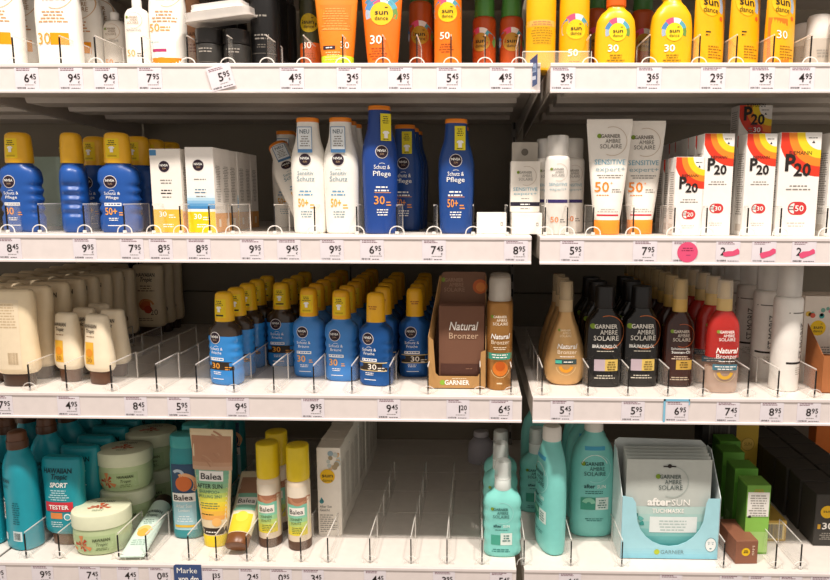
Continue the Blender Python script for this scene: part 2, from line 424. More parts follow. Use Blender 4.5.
# ================================================================ product prototypes (built once, millimetres, base at z = 0, front towards -y)
def cyl(r0, z0, r1, z1, rnd=1.5): return [(z0, r0-rnd, r0-rnd), (z0+rnd*.4, r0-.3, r0-.3), (z0+rnd, r0, r0), (z1-rnd, r1, r1), (z1-rnd*.4, r1-.3, r1-.3), (z1, r1-rnd, r1-rnd)]
def ell(rings, kx, ky, n=2): return [(z, rx*kx, ry*ky, n, 0, 0) for z, rx, ry in rings]
def nivea_logo(p, x, z, r, L=2):
    p.disc(x, z, r, M('e9e2e0', 'i'), L=L); p.disc(x, z, r*.91, M('2a1a28', 'i'), L=L+1)
    p.text('NIVEA', x, z+r*.02, r*.36, PWHITE, bold=.01, w=r*1.36, L=L+3); p.text('SUN', x, z-r*.46, r*.28, M('b89a78', 'i'), w=r*.62, L=L+3)
def garnier(p, x, z, w, col, ring=None, L=3):
    h = w*.15
    p.disc(x-w*.44, z+h*3.3, h*.62, M('7d9a2c', 'i'), L=2, n=12); p.text('GARNIER', x, z+h*2.8, h*.95, col, bold=.015, w=w*.78, L=L)
    p.text('AMBRE', x+w*.1, z+h*1.4, h*1.05, col, w=w*.6, L=L); p.text('SOLAIRE', x+w*.02, z, h*1.1, col, w=w*.86, L=L)
    if ring: p.arc(x+w*.08, z+h*1.9, w*.56, w*.585, ring, -115, 110, L=2, n=30)
def sundance(p, x, z, r, disc='f2c81c', blobs=True, ink=INK):
    if blobs:
        for a0, a1, c, w in ((20, 60, '5aa6b8', .35), (60, 95, 'e9e4e0', .45), (95, 130, 'e0547a', .5), (130, 165, '4f86b8', .4), (165, 200, '9fb0c4', .3), (-20, 20, '6a8f4a', .3)):
            p.arc(x, z, r*.9, r*(1.1+w), M(c, 'i'), a0, a1, n=8, L=1)
    p.disc(x, z, r, M(disc, 'i'), L=2)
    p.text('sun', x, z-r*.08, r*.42, ink, bold=.012, w=r*1.15, L=4); p.text('dance', x, z-r*.55, r*.34, ink, w=r*1.15, L=4)
    p.rect(x+r*.3, z+r*.5, x+r*.55, z+r*.57, ink, nx=1, L=4)
def tshirt(p, x, z, s, m):
    p.poly([(x-s, z+s*.5), (x-s*.45, z+s*.9), (x+s*.45, z+s*.9), (x+s, z+s*.5), (x+s*.75, z+s*.1), (x+s*.5, z+s*.3), (x+s*.5, z-s), (x-s*.5, z-s), (x-s*.5, z+s*.3), (x-s*.75, z+s*.1)], m, 4)


# ---- trigger-less sun spray with a rounded cap
def spray(body, cap, num, numcol, style='opaque', tagged=True, kind='p', sub=('Schutz &', 'Pflege'), slim=False):
    rings = [(0, 30, 18, 2.8), (1.5, 32.5, 20, 2.8), (6, 35, 22, 2.8), (22, 35.5, 22.5, 2.8)]
    for i in range(25):
        z = 26+i*2.75; rings.append((z, 35.5-(2.6 if slim else 4.2)*(.5-.5*math.cos(2*math.pi*i/6)), 22.5, 2.8))
    rings += [(98, 35.5, 22.3, 2.8), (108, 34.5, 21.5, 2.7), (114, 32, 20, 2.6), (119, 26, 18.5, 2.3), (121.5, 22, 17.5, 2.1), (126, 20.5, 17, 2)]
    if slim: rings = [(r[0]*.96, r[1]*.91, r[2]*.95, r[3]) for r in rings]
    S = surf_of(rings)
    out = []
    if style == 'shoulder':
        k = next(i for i, r in enumerate(rings) if r[0] >= 94)
        out.append(part(MB().loft(rings[:k+1], M(body, kind)), 'body'))
        top = [(rings[k][0]+.2, rings[k][1]-.5, rings[k][2]-.4, 2.8)]+rings[k+1:]
        out.append(part(MB().loft(top, M('3a2d22', 'g')), 'shoulder'))
    else: out.append(part(MB().loft(rings, M(body, kind)), 'body'))
    cr = [(124.5, 22.6, 18.6, 2.2), (126, 23.4, 19.2, 2.2), (150, 22.6, 18.6, 2.2), (168, 21.6, 17.6, 2.2), (174, 20.6, 16.8, 2.2), (177.5, 18, 14.5, 2.2), (179.3, 14, 11, 2.2), (180, 7, 6, 2)]
    if slim: cr = [(120+(r[0]-124.5)*1.02, r[1]*.765, r[2]*.84, r[3]) for r in cr]
    out.append(part(MB().loft(cr, M(cap, 'p')), 'cap'))
    p = Print(S); nivea_logo(p, -8, 91, 11.5)
    p.text(sub[0], -6, 68, 5.2, PWHITE, w=28); p.text(sub[1], -6, 60.5, 5.2, PWHITE, w=22)
    p.arc(-6, 68.5, 7, 7.6, PWHITE, 50, 130, n=8)
    p.rect(-21, 48, 9, 53.5, PWHITE, nx=6, L=1); p.fine(-6, 50, 27, 1, 5, M(body, 'i'), L=2, seed=2)
    if style == 'shoulder' or style == 'band':
        p.rect(-27, 30, 27, 46, M('2f251c', 'i'), nx=14, L=1)
        if style == 'band': p.rect(-27, 45, 27, 46.6, M('d8c088', 'i'), nx=14, L=2); p.rect(-27, 29.4, 27, 31, M('d8c088', 'i'), nx=14, L=2)
        p.text(num, -8 if style == 'shoulder' else 0, 33, 10, M(numcol, 'i'), w=17, bold=.01); p.fine(11, 35, 14, 2, 4, M(numcol, 'i'), 'L', seed=5)
    else:
        p.text(num, -20, 32, 12.5, M(numcol, 'i'), 'L', w=17 if len(num) < 3 else 21, bold=.012); p.fine(4, 35, 9, 2, 4, M(numcol, 'i'), 'L', seed=5)
    p.fine(-6, 25, 24, 2, 3.4, PWHITE, seed=3); p.rect(-17, 12, 7, 13.2, PWHITE, nx=5)
    out.append(part(p, 'label_print'))
    if tagged:
        xo, dz = (0, -4) if slim else (-3, 0); t = Print(surf_of(cr), .3); t.rect(xo-12, 133+dz, xo+12, 168+dz, M('f0cf20', 'i'), nx=8, L=1); t.fine(xo, 163+dz, 17, 2, 3.4, INK, seed=4); tshirt(t, xo, 149+dz, 5.5, PWHITE)
        t.fine(xo, 156.4+dz, 18, 1, 2.6, INK, seed=6); t.rect(xo-8, 135.5+dz, xo+8, 138.5+dz, INK if style != 'opaque' else M('c8a818', 'i'), nx=4, L=2)
        out.append(part(t, 'cap_sticker'))
    elif style == 'band':
        t = Print(surf_of(cr), .3); t.fine(0, 150, 22, 2, 4, M('a04a20', 'i'), seed=9); out.append(part(t, 'cap_print'))
    return out
SPRAY_BLUE30 = spray('1b4f9c', 'eeb422', '30', 'f09a3a')
SPRAY_BLUE50 = spray('1b4f9c', 'f2b825', '50+', 'f6a845')
SPRAY_CLEAR = spray('2f86cf', 'f2bc1e', '30', 'f2a33c', 'shoulder', kind='g', sub=('Schutz &', 'Frische'), slim=True)
SPRAY_LIGHT = spray('3b80c8', 'f0b01a', '30', 'f2b04c', 'opaque', kind='p', sub=('Schutz &', 'Bräune'), slim=True)
SPRAY_DARK = spray('1f5aa0', 'f2b61c', '30', 'f3ece0', 'band', tagged=False, kind='k', sub=('Schutz &', 'Frische'), slim=True)

# ---- lotion bottle with flat orange flip cap
def lotion(body, H, tagkind, lines, num, numcol, ink):
    k = H/205
    pr = [(0, 26, 17, 2.4), (2, 28.5, 18.8, 2.4), (8, 29.5, 19.5, 2.4), (60*k, 30.8, 20, 2.4), (115*k, 32, 20, 2.4), (135*k, 31, 19.6, 2.4), (150*k, 27.5, 18.6, 2.3), (164*k, 23, 17.4, 2.3), (176*k, 20.8, 16.6, 2.3), (197*k, 19.2, 15.6, 2.3)]
    pr = smooth_prof(pr, 4); S = surf_of(pr)
    out = [part(MB().loft(pr, M(body, 'p')), 'body')]
    z = 197*k
    out.append(part(MB().loft([(z, 19.4, 15.8, 2.3), (z+.5, 20, 16.4, 2.3), (z+6, 19.8, 16.2, 2.3), (z+7.5, 19, 15.4, 2.3), (z+8, 17, 13.5, 2.3)], M('f08a22', 'p')), 'cap'))
    p = Print(S); nivea_logo(p, -2, 131*k, 11.5)
    p.text(lines[0], -2, 104*k, 7, ink, w=29); p.text(lines[1], -2, 93*k, 8.5, ink, w=32); p.arc(-2, 104*k, 10, 10.7, ink, 60, 120, n=8)
    p.fine(-3, 74*k, 30, 2, 6, ink if tagkind == 'yellow' else M('6aa0c4', 'i'), seed=3)
    p.rect(-16, 66*k, 14, 66.8*k, M(numcol, 'i'), nx=6) if tagkind == 'yellow' else None
    p.text(num, -17, 48*k, 14, M(numcol, 'i'), 'L', w=19, bold=.012); p.fine(5, 50*k, 11, 2, 5, M(numcol, 'i'), 'L', seed=5)
    p.fine(-2, 38*k, 28, 3, 4.5, ink, seed=7)
    out.append(part(p, 'label_print'))
    t = MB(); z0, z1 = 143*k, 188*k; y = -21.5
    if tagkind == 'neu':
        t.box(-14, 12, y, y+.7, z0, z1, M('e9eef0', 'n')); q = Print(lambda x, z: y, .15)
        q.rect(-14, z0, 12, z0+6, M('4f7fae', 'i'), nx=1); q.rect(-14, z0, -12.9, z1, M('4f7fae', 'i'), nx=1); q.rect(10.9, z0, 12, z1, M('4f7fae', 'i'), nx=1); q.rect(-14, z1-1.2, 12, z1, M('4f7fae', 'i'), nx=1)
        q.text('NEU', -1, z1-12, 7, M('5a6a76', 'i'), w=17, bold=.01); q.fine(-1, z1-18, 18, 5, 4, GREY, seed=4)
    else:
        t.box(-4, 15, y, y+.7, z0+6, z1+3, M('e6d62a', 'n')); q = Print(lambda x, z: y, .15)
        q.fine(5.5, z1-3, 13, 4, 3.6, INK, seed=4); tshirt(q, 5.5, z0+17, 6.5, PWHITE); q.fine(5.5, z0+8, 12, 1, 3, INK, seed=6)
    return out+[part(t, 'neck_tag'), part(q, 'tag_print')]
LOT_WHITE = lotion('f3efe6', 205, 'neu', ('Sensitiv', 'Schutz'), '50+', 'eeb235', M('7c98a4', 'i'))
LOT_BLUE30 = lotion('1a418c', 226, 'yellow', ('Schutz &', 'Pflege'), '30', 'f2a04a', PWHITE)
LOT_BLUE50 = lotion('1b4488', 204, 'yellow', ('Schutz &', 'Pflege'), '50+', 'ee9a45', PWHITE)

# ---- cartons
def carton(w, d, h, face, fn=None, side=None, bev=.8, sfn=None):
    m = M(face, 'n'); out = [part(MB().box(-w/2, w/2, -d/2, d/2, 0, h, m, bev), 'carton')]
    if fn:
        p = Print(lambda x, z: -d/2, .15); fn(p, w, h); out.append(part(p, 'front_print'))
    if sfn:
        for nm, sg in (('side_print', 1), ('side_print', -1)):
            p = Print(None, .15); p.T = Matrix.Translation((sg*w/2, 0, 0)) @ Matrix.Rotation(sg*math.pi/2, 4, 'Z'); sfn(p, d, h); out.append(part(p, nm))
    return out
def nivea_box(zy, blue, small):
    def f(p, w, h):
        p.rect(-w/2+.3, .5, w/2-.3, zy, M('f0c313' if not small else 'e6b441', 'i'), nx=1)
        if blue:
            for i, c in enumerate(('3f86be', '5f9cca', '86b6d8', 'aecfe2', 'd3e4ec')): p.rect(-w/2+.3, zy+5+i*5, w/2-.3, zy+10+i*5, M(c, 'i'), nx=1)
        nivea_logo(p, -2, h*.79, 11)
        p.fine(0, h*.62, 22, 1 if not small else 2, 5, GREY, seed=2); p.fine(0, h*.50, 28, 2, 5.2, INK if small else M('5a7c94', 'i'), seed=4); p.fine(0, h*.42, 24, 1, 5, GREY, seed=3)
        if small: p.rect(-w/2+.5, h-12, -w/2+13, h-2, M('4a86b4', 'i'), nx=1)
        p.text('30', -w*.28, zy-13, 9, PWHITE, 'L', w=14, bold=.01); p.fine(2, zy-11, 14, 2, 4, PWHITE, 'L', seed=8); p.fine(0, 14, 24, 2, 4, PWHITE, seed=9)
    def s(p, d, h):
        p.rect(-d/2+.3, .5, d/2-.3, zy*.92, M('e8a860', 'i'), nx=1); p.fine(0, h*.78, d*.6, 22, 3, GREY, seed=4); p.rect(-5, 10, 5, 24, M('f4e4cc', 'i'), nx=1, L=2)
    return f, s
f_, s_ = nivea_box(42, False, True); BOX_SMALL = carton(57, 36, 150, 'efe9e0', f_, sfn=s_)
f_, s_ = nivea_box(38, True, False); BOX_NIVEA = carton(51, 38, 153, 'f3eee8', f_, sfn=s_)
def p20_face(num):
    def f(p, w, h):
        r = w; x0, z0 = w/2-.3, h-.4
        cs = [('dd3d26', 1.28, .98), ('ee8a2c', .98, .74), ('f5d32a', .74, .5)]
        for c, a, b in cs:
            n = 14; vs = []
            a0 = math.pi
            pts = []
            for i in range(n+1):
                t = math.pi+(math.pi/2)*i/n
                for rr in (a, b):
                    x = max(-w/2+.3, x0+w*.82*rr*math.cos(t)); z = z0+w*.82*rr*math.sin(t)*1.02
                    pts.append(p.pt(x, z, 1))
            p.add(pts, [[2*i, 2*i+1, 2*i+3, 2*i+2] for i in range(n)], M(c, 'i'))
        p.fine(w*.28, h-10, w*.22, 1, 3, INK, seed=2); p.poly([(w*.26, h-18), (w*.34, h-18), (w*.3, h-14)], INK, 3)
        zz = h*.665 if h > 160 else h*.63; sc = w/55
        p.text('RIEMANN', w*.0, zz+17*sc, 5*sc, INK, w=30*sc)
        p.text('P', -w*.36, zz-4*sc, 21*sc, INK, 'L', bold=.035, w=14*sc, L=5); p.text('20', -w*.14, zz-11*sc, 16*sc, INK, 'L', bold=.03, w=23*sc, L=5)
        p.fine(0, zz-26*sc, w*.62, 2, 4.6*sc, GREY, seed=4)
        zb = h*.27; rr = 9*sc
        p.disc(w*.08, zb, rr, M('cf3b3c', 'i')); p.rect(-w*.06, zb-rr, w*.08, zb+rr, M('cf3b3c', 'i'), nx=1); p.arc(-w*.06, zb, rr*.8, rr, M('cf3b3c', 'i'), 90, 270, n=10)
        p.text(num, w*.06, zb-rr*.42, rr*.85, PWHITE, w=rr*1.3, bold=.01, L=5); p.fine(-w*.14, zb+2, 8*sc, 2, 4*sc, GREY, seed=5)
        p.fine(0, h*.12, w*.6, 2, 4*sc, M('c9c2ba', 'i'), seed=7)
    def s(p, d, h):
        p.fine(0, h*.8, d*.7, int(h*.62/4), 4, M('9d968f', 'i'), seed=6); p.rect(-d*.3, 8, d*.3, 20, M('d9cfc4', 'i'), nx=1)
    return f, s
f_, s_ = p20_face('30'); P20_30 = carton(52, 40, 176, 'f4f0ea', f_, sfn=s_)
f_, s_ = p20_face('50'); P20_50 = carton(70, 42, 178, 'f4f0ea', f_, sfn=s_)
f_, s_ = p20_face('20'); P20_20 = carton(51, 36, 136, 'f4f0ea', f_, sfn=s_)
def sens_box(p, w, h):
    garnier(p, 0, h*.62, 30, GREY, M('b9a89a', 'i')); p.text('SENSITIVE', 0, h*.42, 6, M('6aa3b8', 'i'), w=44); p.text('expert+', 0, h*.34, 5, M('8ab4c0', 'i'), w=42)
    p.fine(0, h*.26, 22, 1, 3, GREY); p.rect(-w/2+.3, h*.12, w/2-.3, h*.2, M('242030', 'i'), nx=1); p.fine(0, h*.145, 26, 1, 4, PWHITE, L=3); p.fine(0, h*.06, 26, 1, 4, GREY)
SENS = carton(54, 34, 92, 'e6e0d6', sens_box)
hk = MB(); pts = [(-24, 92), (24, 92), (24, 126), (22, 128), (-22, 128), (-24, 126)]; hk.prism(pts, 12, 13, M('b9b2a6', 'n')); SENS.append(part(hk, 'hang_tab'))
q = Print(lambda x, z: 12, .15); q.disc(0, 110, 6.5, M('6d665c', 'i')); SENS.append(part(q, 'hang_hole_print'))
def lying_face(p, w, h): p.rect(w*.3, h*.38, w*.38, h*.55, M('a9a29a', 'i'), nx=1); p.rect(w*.32, h*.42, w*.36, h*.5, M('f0ece6', 'i'), nx=1, L=2)
LYBOX = carton(54, 90, 38, 'f2eee6', lying_face)

# ---- tubes
def tube_proto(wtop, wcap, H, hcap, body, cap, fn, capn=2.0, kind='p', ky=.78, band=None, capcol2=None):
    pr = []
    for i in range(13):
        t = i/12; z = hcap+(H-10-hcap)*t
        pr.append((z, wcap/2+(wtop-wcap)/2*t**.85, max(1.3, wcap/2*ky*(1-t**1.35)), 2+.8*t))
    full = pr+[(H-9, wtop/2, 1.2, 3.2), (H, wtop/2, 1.0, 3.2)]
    out = [part(MB().loft(full, M(body, kind)), 'body')]
    c = MB().loft([(0, wcap/2-1.4, wcap/2*ky-1.4), (.5, wcap/2-.5, wcap/2*ky-.4), (1.5, wcap/2, wcap/2*ky), (hcap-.8, wcap/2+.3, wcap/2*ky+.3), (hcap, wcap/2-.2, wcap/2*ky-.2)], M(cap, 'p'))
    out.append(part(c, 'cap'))
    cr = MB()
    for i in range(int(wtop/2.4)): cr.box(-wtop/2+.8+i*2.4, -wtop/2+2+i*2.4, -1.35, 1.35, H-7.5, H-.8, M(body, kind))
    out.append(part(cr, 'crimp'))
    p = Print(surf_of(full), .3); fn(p, H); out.append(part(p, 'label_print')); return out
def sens_tube(p, H):
    garnier(p, 2, 152, 44, M('6d675f', 'i'), M('cdbca8', 'i')); p.text('SENSITIVE', 2, 124, 8.5, M('6aa8c0', 'i'), w=54); p.text('expert+', 3, 112, 8, M('9ab4bc', 'i'), w=52)
    p.fine(2, 104, 46, 2, 4, GREY, seed=2); p.text('50', -24, 76, 17, M('ef8a2a', 'i'), 'L', w=25, bold=.01); p.text('+', 3, 88, 6, M('ef8a2a', 'i'), 'L'); p.fine(6, 79, 20, 2, 4, GREY, 'L', seed=3); p.fine(-10, 69, 30, 1, 4, ORANGE, seed=4)
    p.fine(0, 44, 36, 2, 4, M('b9b2aa', 'i'), seed=8); p.rect(-19, 33, 19, 36, M('c8283c', 'i'), nx=8)
TUBE_SENS = tube_proto(80, 46, 203, 26, 'f3eee5', 'f0922a', sens_tube)
def balea_tube(p, H):
    for z0, z1, c in ((180, 232, 'b98a6c'), (172, 180, 'c49a7c'), (164, 172, 'cba78c')): p.rect(-40, z0-10, 40, min(z1-10, 223), M(c, 'i'), nx=12)
    for i in range(9): p.arc(-26, 150+i*1.5, 26+i*6, 28.2+i*6.2, M(('b38669', 'c09678', 'b98a6c')[i % 3], 'i'), 24+i*2.2, 78-i*1.5, n=12, L=2)
    for i, c in enumerate(('7fb59a', '86c0a0', '8cc4a0', '96c69a', 'a8cb84', 'bccd6a', 'd2cf50', 'e6d040', 'ecc63a', 'ecb848', 'e9a958')): p.rect(-34+i*.7, 146-i*9, 34-i*.7, 155-i*9, M(c, 'i'), nx=10)
    p.rect(-25, 133, 24, 153, PWHITE, nx=8, L=2); p.text('Balea', 0, 137, 11.5, INK, w=42, bold=.012, L=4)
    p.text('AFTER SUN', -4, 119, 8.5, M('2c3c30', 'i'), w=52, bold=.01); p.text('SHAMPOO+', -4, 109, 6, M('4a6a5a', 'i'), w=42); p.text('SPÜLUNG 2IN1', -4, 100, 6, M('4a6a5a', 'i'), w=48)
    p.fine(-4, 88, 42, 3, 4.6, M('5f7a58', 'i'), seed=5); p.fine(-8, 66, 28, 1, 4.5, INK, seed=6); p.disc(10, 52, 9, M('f0b96a', 'i'), n=12)
    p.rect(-25, 26, 25, 40, M('35291f', 'i'), nx=10); p.fine(0, 31, 34, 1, 5, PWHITE, L=4, seed=4)
TUBE_BALEA = tube_proto(87, 49, 235, 24, 'e4d3b0', 'e9cf20', balea_tube)
def balea_lying(p, H):
    p.rect(-20, 23, 20, 62, M('e6c832', 'i'), nx=10, nz=4); p.disc(0, 55, 12, M('f0d84a', 'i')); p.rect(-21, 70, 21, 110, M('8cc8b0', 'i'), nx=10); p.rect(-19, 82, 19, 100, PWHITE, nx=8, L=2)
    p.text('Balea', 0, 86, 10, INK, w=34, L=4); p.rect(-24, 110, 24, 150, M('b58a70', 'i'), nx=10)
TUBE_BALEA2 = tube_proto(60, 45, 165, 22, 'e6dcc0', '7a4a26', balea_lying)
def orange_tube(p, H):
    for i, c in enumerate(('d8761c', 'dc7e1e')): p.rect(-27-i*4, 68+i*42, 27+i*4, 68+(i+1)*42, M(c, 'i'), nx=12)
    p.rect(-24, 67, 24, 68, M('f2b060', 'i'), nx=10, L=2); p.fine(0, 102, 50, 9, 4.2, M('e89a48', 'i'), seed=3); p.rect(-22, 34, 0, 40, M('3a2430', 'i'), nx=5, L=2); p.fine(-11, 36, 18, 1, 4, PWHITE, L=4)
    p.fine(-4, 28, 36, 4, 4, M('f4c890', 'i'), seed=7); p.text('30', 9, 36, 11, PWHITE, 'L', w=14, L=3)
TUBE_ORANGE = tube_proto(80, 56, 165, 24, 'e2801e', 'b9d32c', orange_tube, ky=.7)
def sd_tube(num, numcol='fbf4e6'):
    def f(p, H):
        sundance(p, 0, 96, 20, 'e2b81c'); p.arc(0, 98, 22, 36, M('4f90a8', 'i'), 35, 75, n=8, L=1); p.arc(0, 98, 22, 34, M('4a80a0', 'i'), 110, 150, n=8, L=1)
        p.text(num, -20, 45, 14, M(numcol, 'i'), 'L', w=21, bold=.012); p.fine(-6, 36, 34, 5, 4.4, M('a84a14', 'i'), seed=3)
    return f
TUBE_SD30 = tube_proto(76, 52, 170, 12, 'ea6f17', 'e8731a', sd_tube('30'), ky=.7)
def yel_tube(second):
    def f(p, H):
        x = -10
        p.disc(x, 112, 22, M('efbb1e', 'i')); p.text('sun', x+2, 108, 13, INK, w=34, bold=.012, L=4); p.text('dance', x, 96, 9, INK, w=32, L=4)
        p.arc(x, 112, 24, 32, M('9fb0c4', 'i'), -30, 60, n=10, L=1); p.disc(14, 88, 4, M('e0652a', 'i'), n=8)
        if second: p.rect(-36, 12, 2, 86, M('e8761c', 'i'), nx=8, L=1); p.text('30', -24, 52, 13, PWHITE, 'L', w=22, L=3)
        else: p.fine(-22, 62, 10, 2, 5, INK, 'L', seed=2)
        p.fine(-18, 38, 32, 5, 4.6, M('9a6a14', 'i'), 'L', seed=4)
    return f
TUBE_YEL = tube_proto(74, 58, 172, 10, 'efae0e', 'edaa0c', yel_tube(False), ky=.7)
TUBE_YEL2 = tube_proto(74, 58, 172, 10, 'efac10', 'edaa0c', yel_tube(True), ky=.7)

# ---- aerosol cans and slim sprays
def can(r, hb, ht, body, cap, fn, kind='p', capkind='p', capr=None, capalpha=1.0, dome=True, base=None, low=None):
    capr = capr or r*.86
    pr = [(0, r-2, r-2), (.8, r-.6, r-.6), (2.5, r, r), (hb-8, r, r), (hb-4, r*.97, r*.97), (hb-1, r*.9, r*.9), (hb, capr*.98, capr*.98)]
    out = [part(MB().loft(pr, M(body, kind)), 'body')]
    if low: out.append(part(MB().loft([(2, r+.2, r+.2), (low[1], r+.2, r+.2)], M(low[0], 'p'), cb=False, ct=False), 'lower_sleeve'))
    if base: out.append(part(MB().loft([(0, r-.5, r-.5), (1, r+.3, r+.3), (base[1], r+.3, r+.3), (base[1]+.5, r, r)], M(base[0], 'p')), 'base_ring'))
    cz = hb+.2
    cr = [(cz, capr-.6, capr-.6), (cz+1, capr, capr), (ht-8, capr*.97, capr*.97), (ht-3, capr*.9, capr*.9), (ht-.8, capr*.74, capr*.74), (ht, capr*.4, capr*.4)] if dome else [(cz, capr-.6, capr-.6), (cz+1, capr, capr), (ht-2, capr*.98, capr*.98), (ht-.5, capr*.93, capr*.93), (ht, capr*.86, capr*.86)]
    if capalpha < 1:
        out.append(part(MB().loft([(cz, capr*.5, capr*.5), (ht-14, capr*.45, capr*.45), (ht-9, capr*.38, capr*.38)], M('e8e2d8', 'p'), seg=18), 'nozzle'))
    out.append(part(MB().loft(cr, M(cap, capkind, capalpha)), 'cap'))
    p = Print(surf_of(pr), .3); fn(p, hb); out.append(part(p, 'label_print')); return out
def mist_print(p, h):
    garnier(p, -1, h-36, 26, GREY, M('c9bdb0', 'i')); p.text('SENSITIVE', 0, h-52, 5, M('7aa8b8', 'i'), w=32); p.text('expert+', 0, h-60, 4.6, M('9ab4bc', 'i'), w=30)
    p.rect(-20, 56, 20, 62, M('3a3068', 'i'), nx=10); p.text('50', -13, 22, 9.5, M('e8802a', 'i'), 'L', w=14); p.fine(4, 26, 12, 2, 4, GREY, 'L')
MIST = can(22, 138, 174, 'e9e4dc', 'f3f0ea', mist_print, capalpha=.45, dome=False)
def black_can(p, h): p.fine(0, 60, 26, 2, 6, M('9a948c', 'i'), seed=2); p.fine(0, 44, 20, 2, 4, M('77716a', 'i'), seed=3); p.rect(-22, 30, 22, 31, M('6a655f', 'i'), nx=10); p.fine(0, 92, 22, 1, 7, M('8a857e', 'i'), seed=6)
CAN_BLACK = can(25, 150, 180, '2b2a2a', '1d1c1c', black_can, kind='k')
def sd_can(num, blob=True, numcol='fbf4e6', lines='a84a14', disc='f2c81c', z=96):
    def f(p, h):
        sundance(p, 0, z, 16.5, disc, blob)
        if num: p.text(num, -13, z-44, 11, M(numcol, 'i'), 'L', w=17, bold=.012)
        p.fine(-2, z-54, 26, 4, 4.2, M(lines, 'i'), seed=3)
    return f
CAN_OR50 = can(24, 150, 185, 'ec7a1a', 'e8c21c', sd_can('50'))
CAN_ORDK = can(21.5, 135, 170, 'b9521c', '3f7a3c', sd_can('', lines='7a3410', disc='b8902a', z=74))  # orange and disc darkened: the shade at the rear is in the colour
CAN_ORG = can(21.5, 108, 150, 'b84e1e', '4a8a3e', sd_can('', lines='7a3410', disc='b98a34', z=62))  # body and disc colours carry the shade of standing set back
CAN_OLIVE = can(21.5, 140, 170, '3c3a22', '2c2a1c', sd_can('30', blob=False, disc='c0a01c', z=92), low=('c8561a', 58))
def yel_can1(p, h): p.rect(-24, 74, 24, 84, M('e6b95a', 'i'), nx=12); p.fine(0, 70, 38, 7, 4.2, M('b98a1c', 'i'), seed=4); p.fine(0, 80, 36, 2, 4, M('c98a5a', 'i'), seed=5, L=3)
CAN_YEL = can(26, 160, 190, 'eeb412', 'efbc1c', yel_can1)
CAN_YEL50 = can(26, 160, 190, 'eeb412', 'efbc1c', sd_can('50', numcol='fbf8ee', lines='a8821a', z=68))
def st_moriz(p, h):
    p.text('ST.MORIZ', 5, 62, 12, M('4a4642', 'i'), 'L', rot=90, w=66, L=3); p.rect(-24, 52, 6, 56, INK, nx=10); p.rect(-24, 146, 22, 148, M('6a655e', 'i'), nx=10); p.fine(-4, 44, 24, 4, 4, M('b9b3aa', 'i'), seed=4)
CAN_MORIZ = can(25.5, 175, 236, 'efebe4', 'f4f2ee', st_moriz, capr=21, capalpha=.55, dome=False)
def nb_can(p, h):
    garnier(p, 0, 122, 32, M('f0e2cc', 'i')); p.text('Natural', 1, 97, 9, PWHITE, w=35, shear=.25, bold=.012, L=4); p.text('Bronzer', 1, 87, 7.5, M('f0dcc0', 'i'), w=33, L=4); p.fine(0, 80, 34, 2, 3.4, M('f0dcc0', 'i'), seed=3)
    p.rect(-22, 58, 22, 70, M('3f9a82', 'i'), nx=12); p.fine(0, 66, 30, 2, 4.6, PWHITE, L=4, seed=2); p.disc(1, 41, 14, M('d8792a', 'i')); p.disc(1, 46, 9, M('c05a1c', 'i'), L=3); p.arc(1, 41, 16, 17.2, M('e8c890', 'i'), 190, 350, n=16)
    p.fine(0, 12, 16, 1, 6, M('e8d4b0', 'i'))
CAN_BRONZE = can(24, 165, 210, 'a9783e', 'd8cfc2', nb_can, kind='k', capalpha=.5)
def balea_can(p, h):
    p.rect(-22, 108, 22, 130, M('e8dcc8', 'i'), nx=12); p.arc(4, 112, 14, 20, M('c08a6a', 'i'), 200, 350, n=12, L=2); p.rect(-22, 94, 22, 108, M('a87458', 'i'), nx=12)
    for i, c in enumerate(('7fc4ac', '84c8b0', '8accae', '9ed09a', 'bcd478', 'd6d456', 'e6d440')): p.rect(-22, 94-(i+1)*9, 22, 94-i*9, M(c, 'i'), nx=12)
    p.rect(-15, 72, 15, 88, M('f4efe6', 'i'), nx=8, L=2); p.text('Balea', 0, 75.5, 9, INK, w=26, L=4); p.text('SONNEN', -1, 62, 5, M('2c4a40', 'i'), w=22); p.text('SCHUTZ', -1, 54, 5, M('2c4a40', 'i'), w=20); p.fine(0, 46, 22, 4, 3.6, M('6a7a3a', 'i'), seed=5)
CAN_BALEA = can(22.5, 140, 208, 'ead9c0', 'e9cc1e', balea_can, capr=22, dome=False, base=('5a4030', 18))
#@@PART4

# ---- upside-down lotion bottles on a brown cap
def flask(W, D, H, body, cap, fn, hcap=24, kind='p', top=.9):
    w = W/2; d = D/2
    pr = smooth_prof([(hcap-.5, w*.70, d*.72, 2.6), (hcap+1, w*.84, d*.8, 2.6), (hcap+7, w*.97, d*.95, 2.6), (hcap+22, w, d, 2.6), (H*.45, w*.95, d*.97, 2.6), (H*.68, w*(.5*top+.47), d*.9, 2.6), (H*.86, w*(top+.02), d*.82, 2.7), (H*.945, w*top, d*.68, 2.9), (H*.982, w*(top-.035), d*.56, 3), (H, w*(top-.14), d*.34, 3)], 4)
    out = [part(MB().loft(pr, M(body, kind)), 'body')]
    out.append(part(MB().loft([(0, w*.64, d*.64, 2.5), (.6, w*.68, d*.68, 2.5), (2, w*.7, d*.71, 2.5), (hcap-1, w*.74, d*.75, 2.5), (hcap+.4, w*.72, d*.73, 2.5)], M(cap, 'p')), 'cap'))
    p = Print(surf_of(pr), .35); fn(p, W, H); out.append(part(p, 'label_print')); return out
CREAM = 'efdcb8'
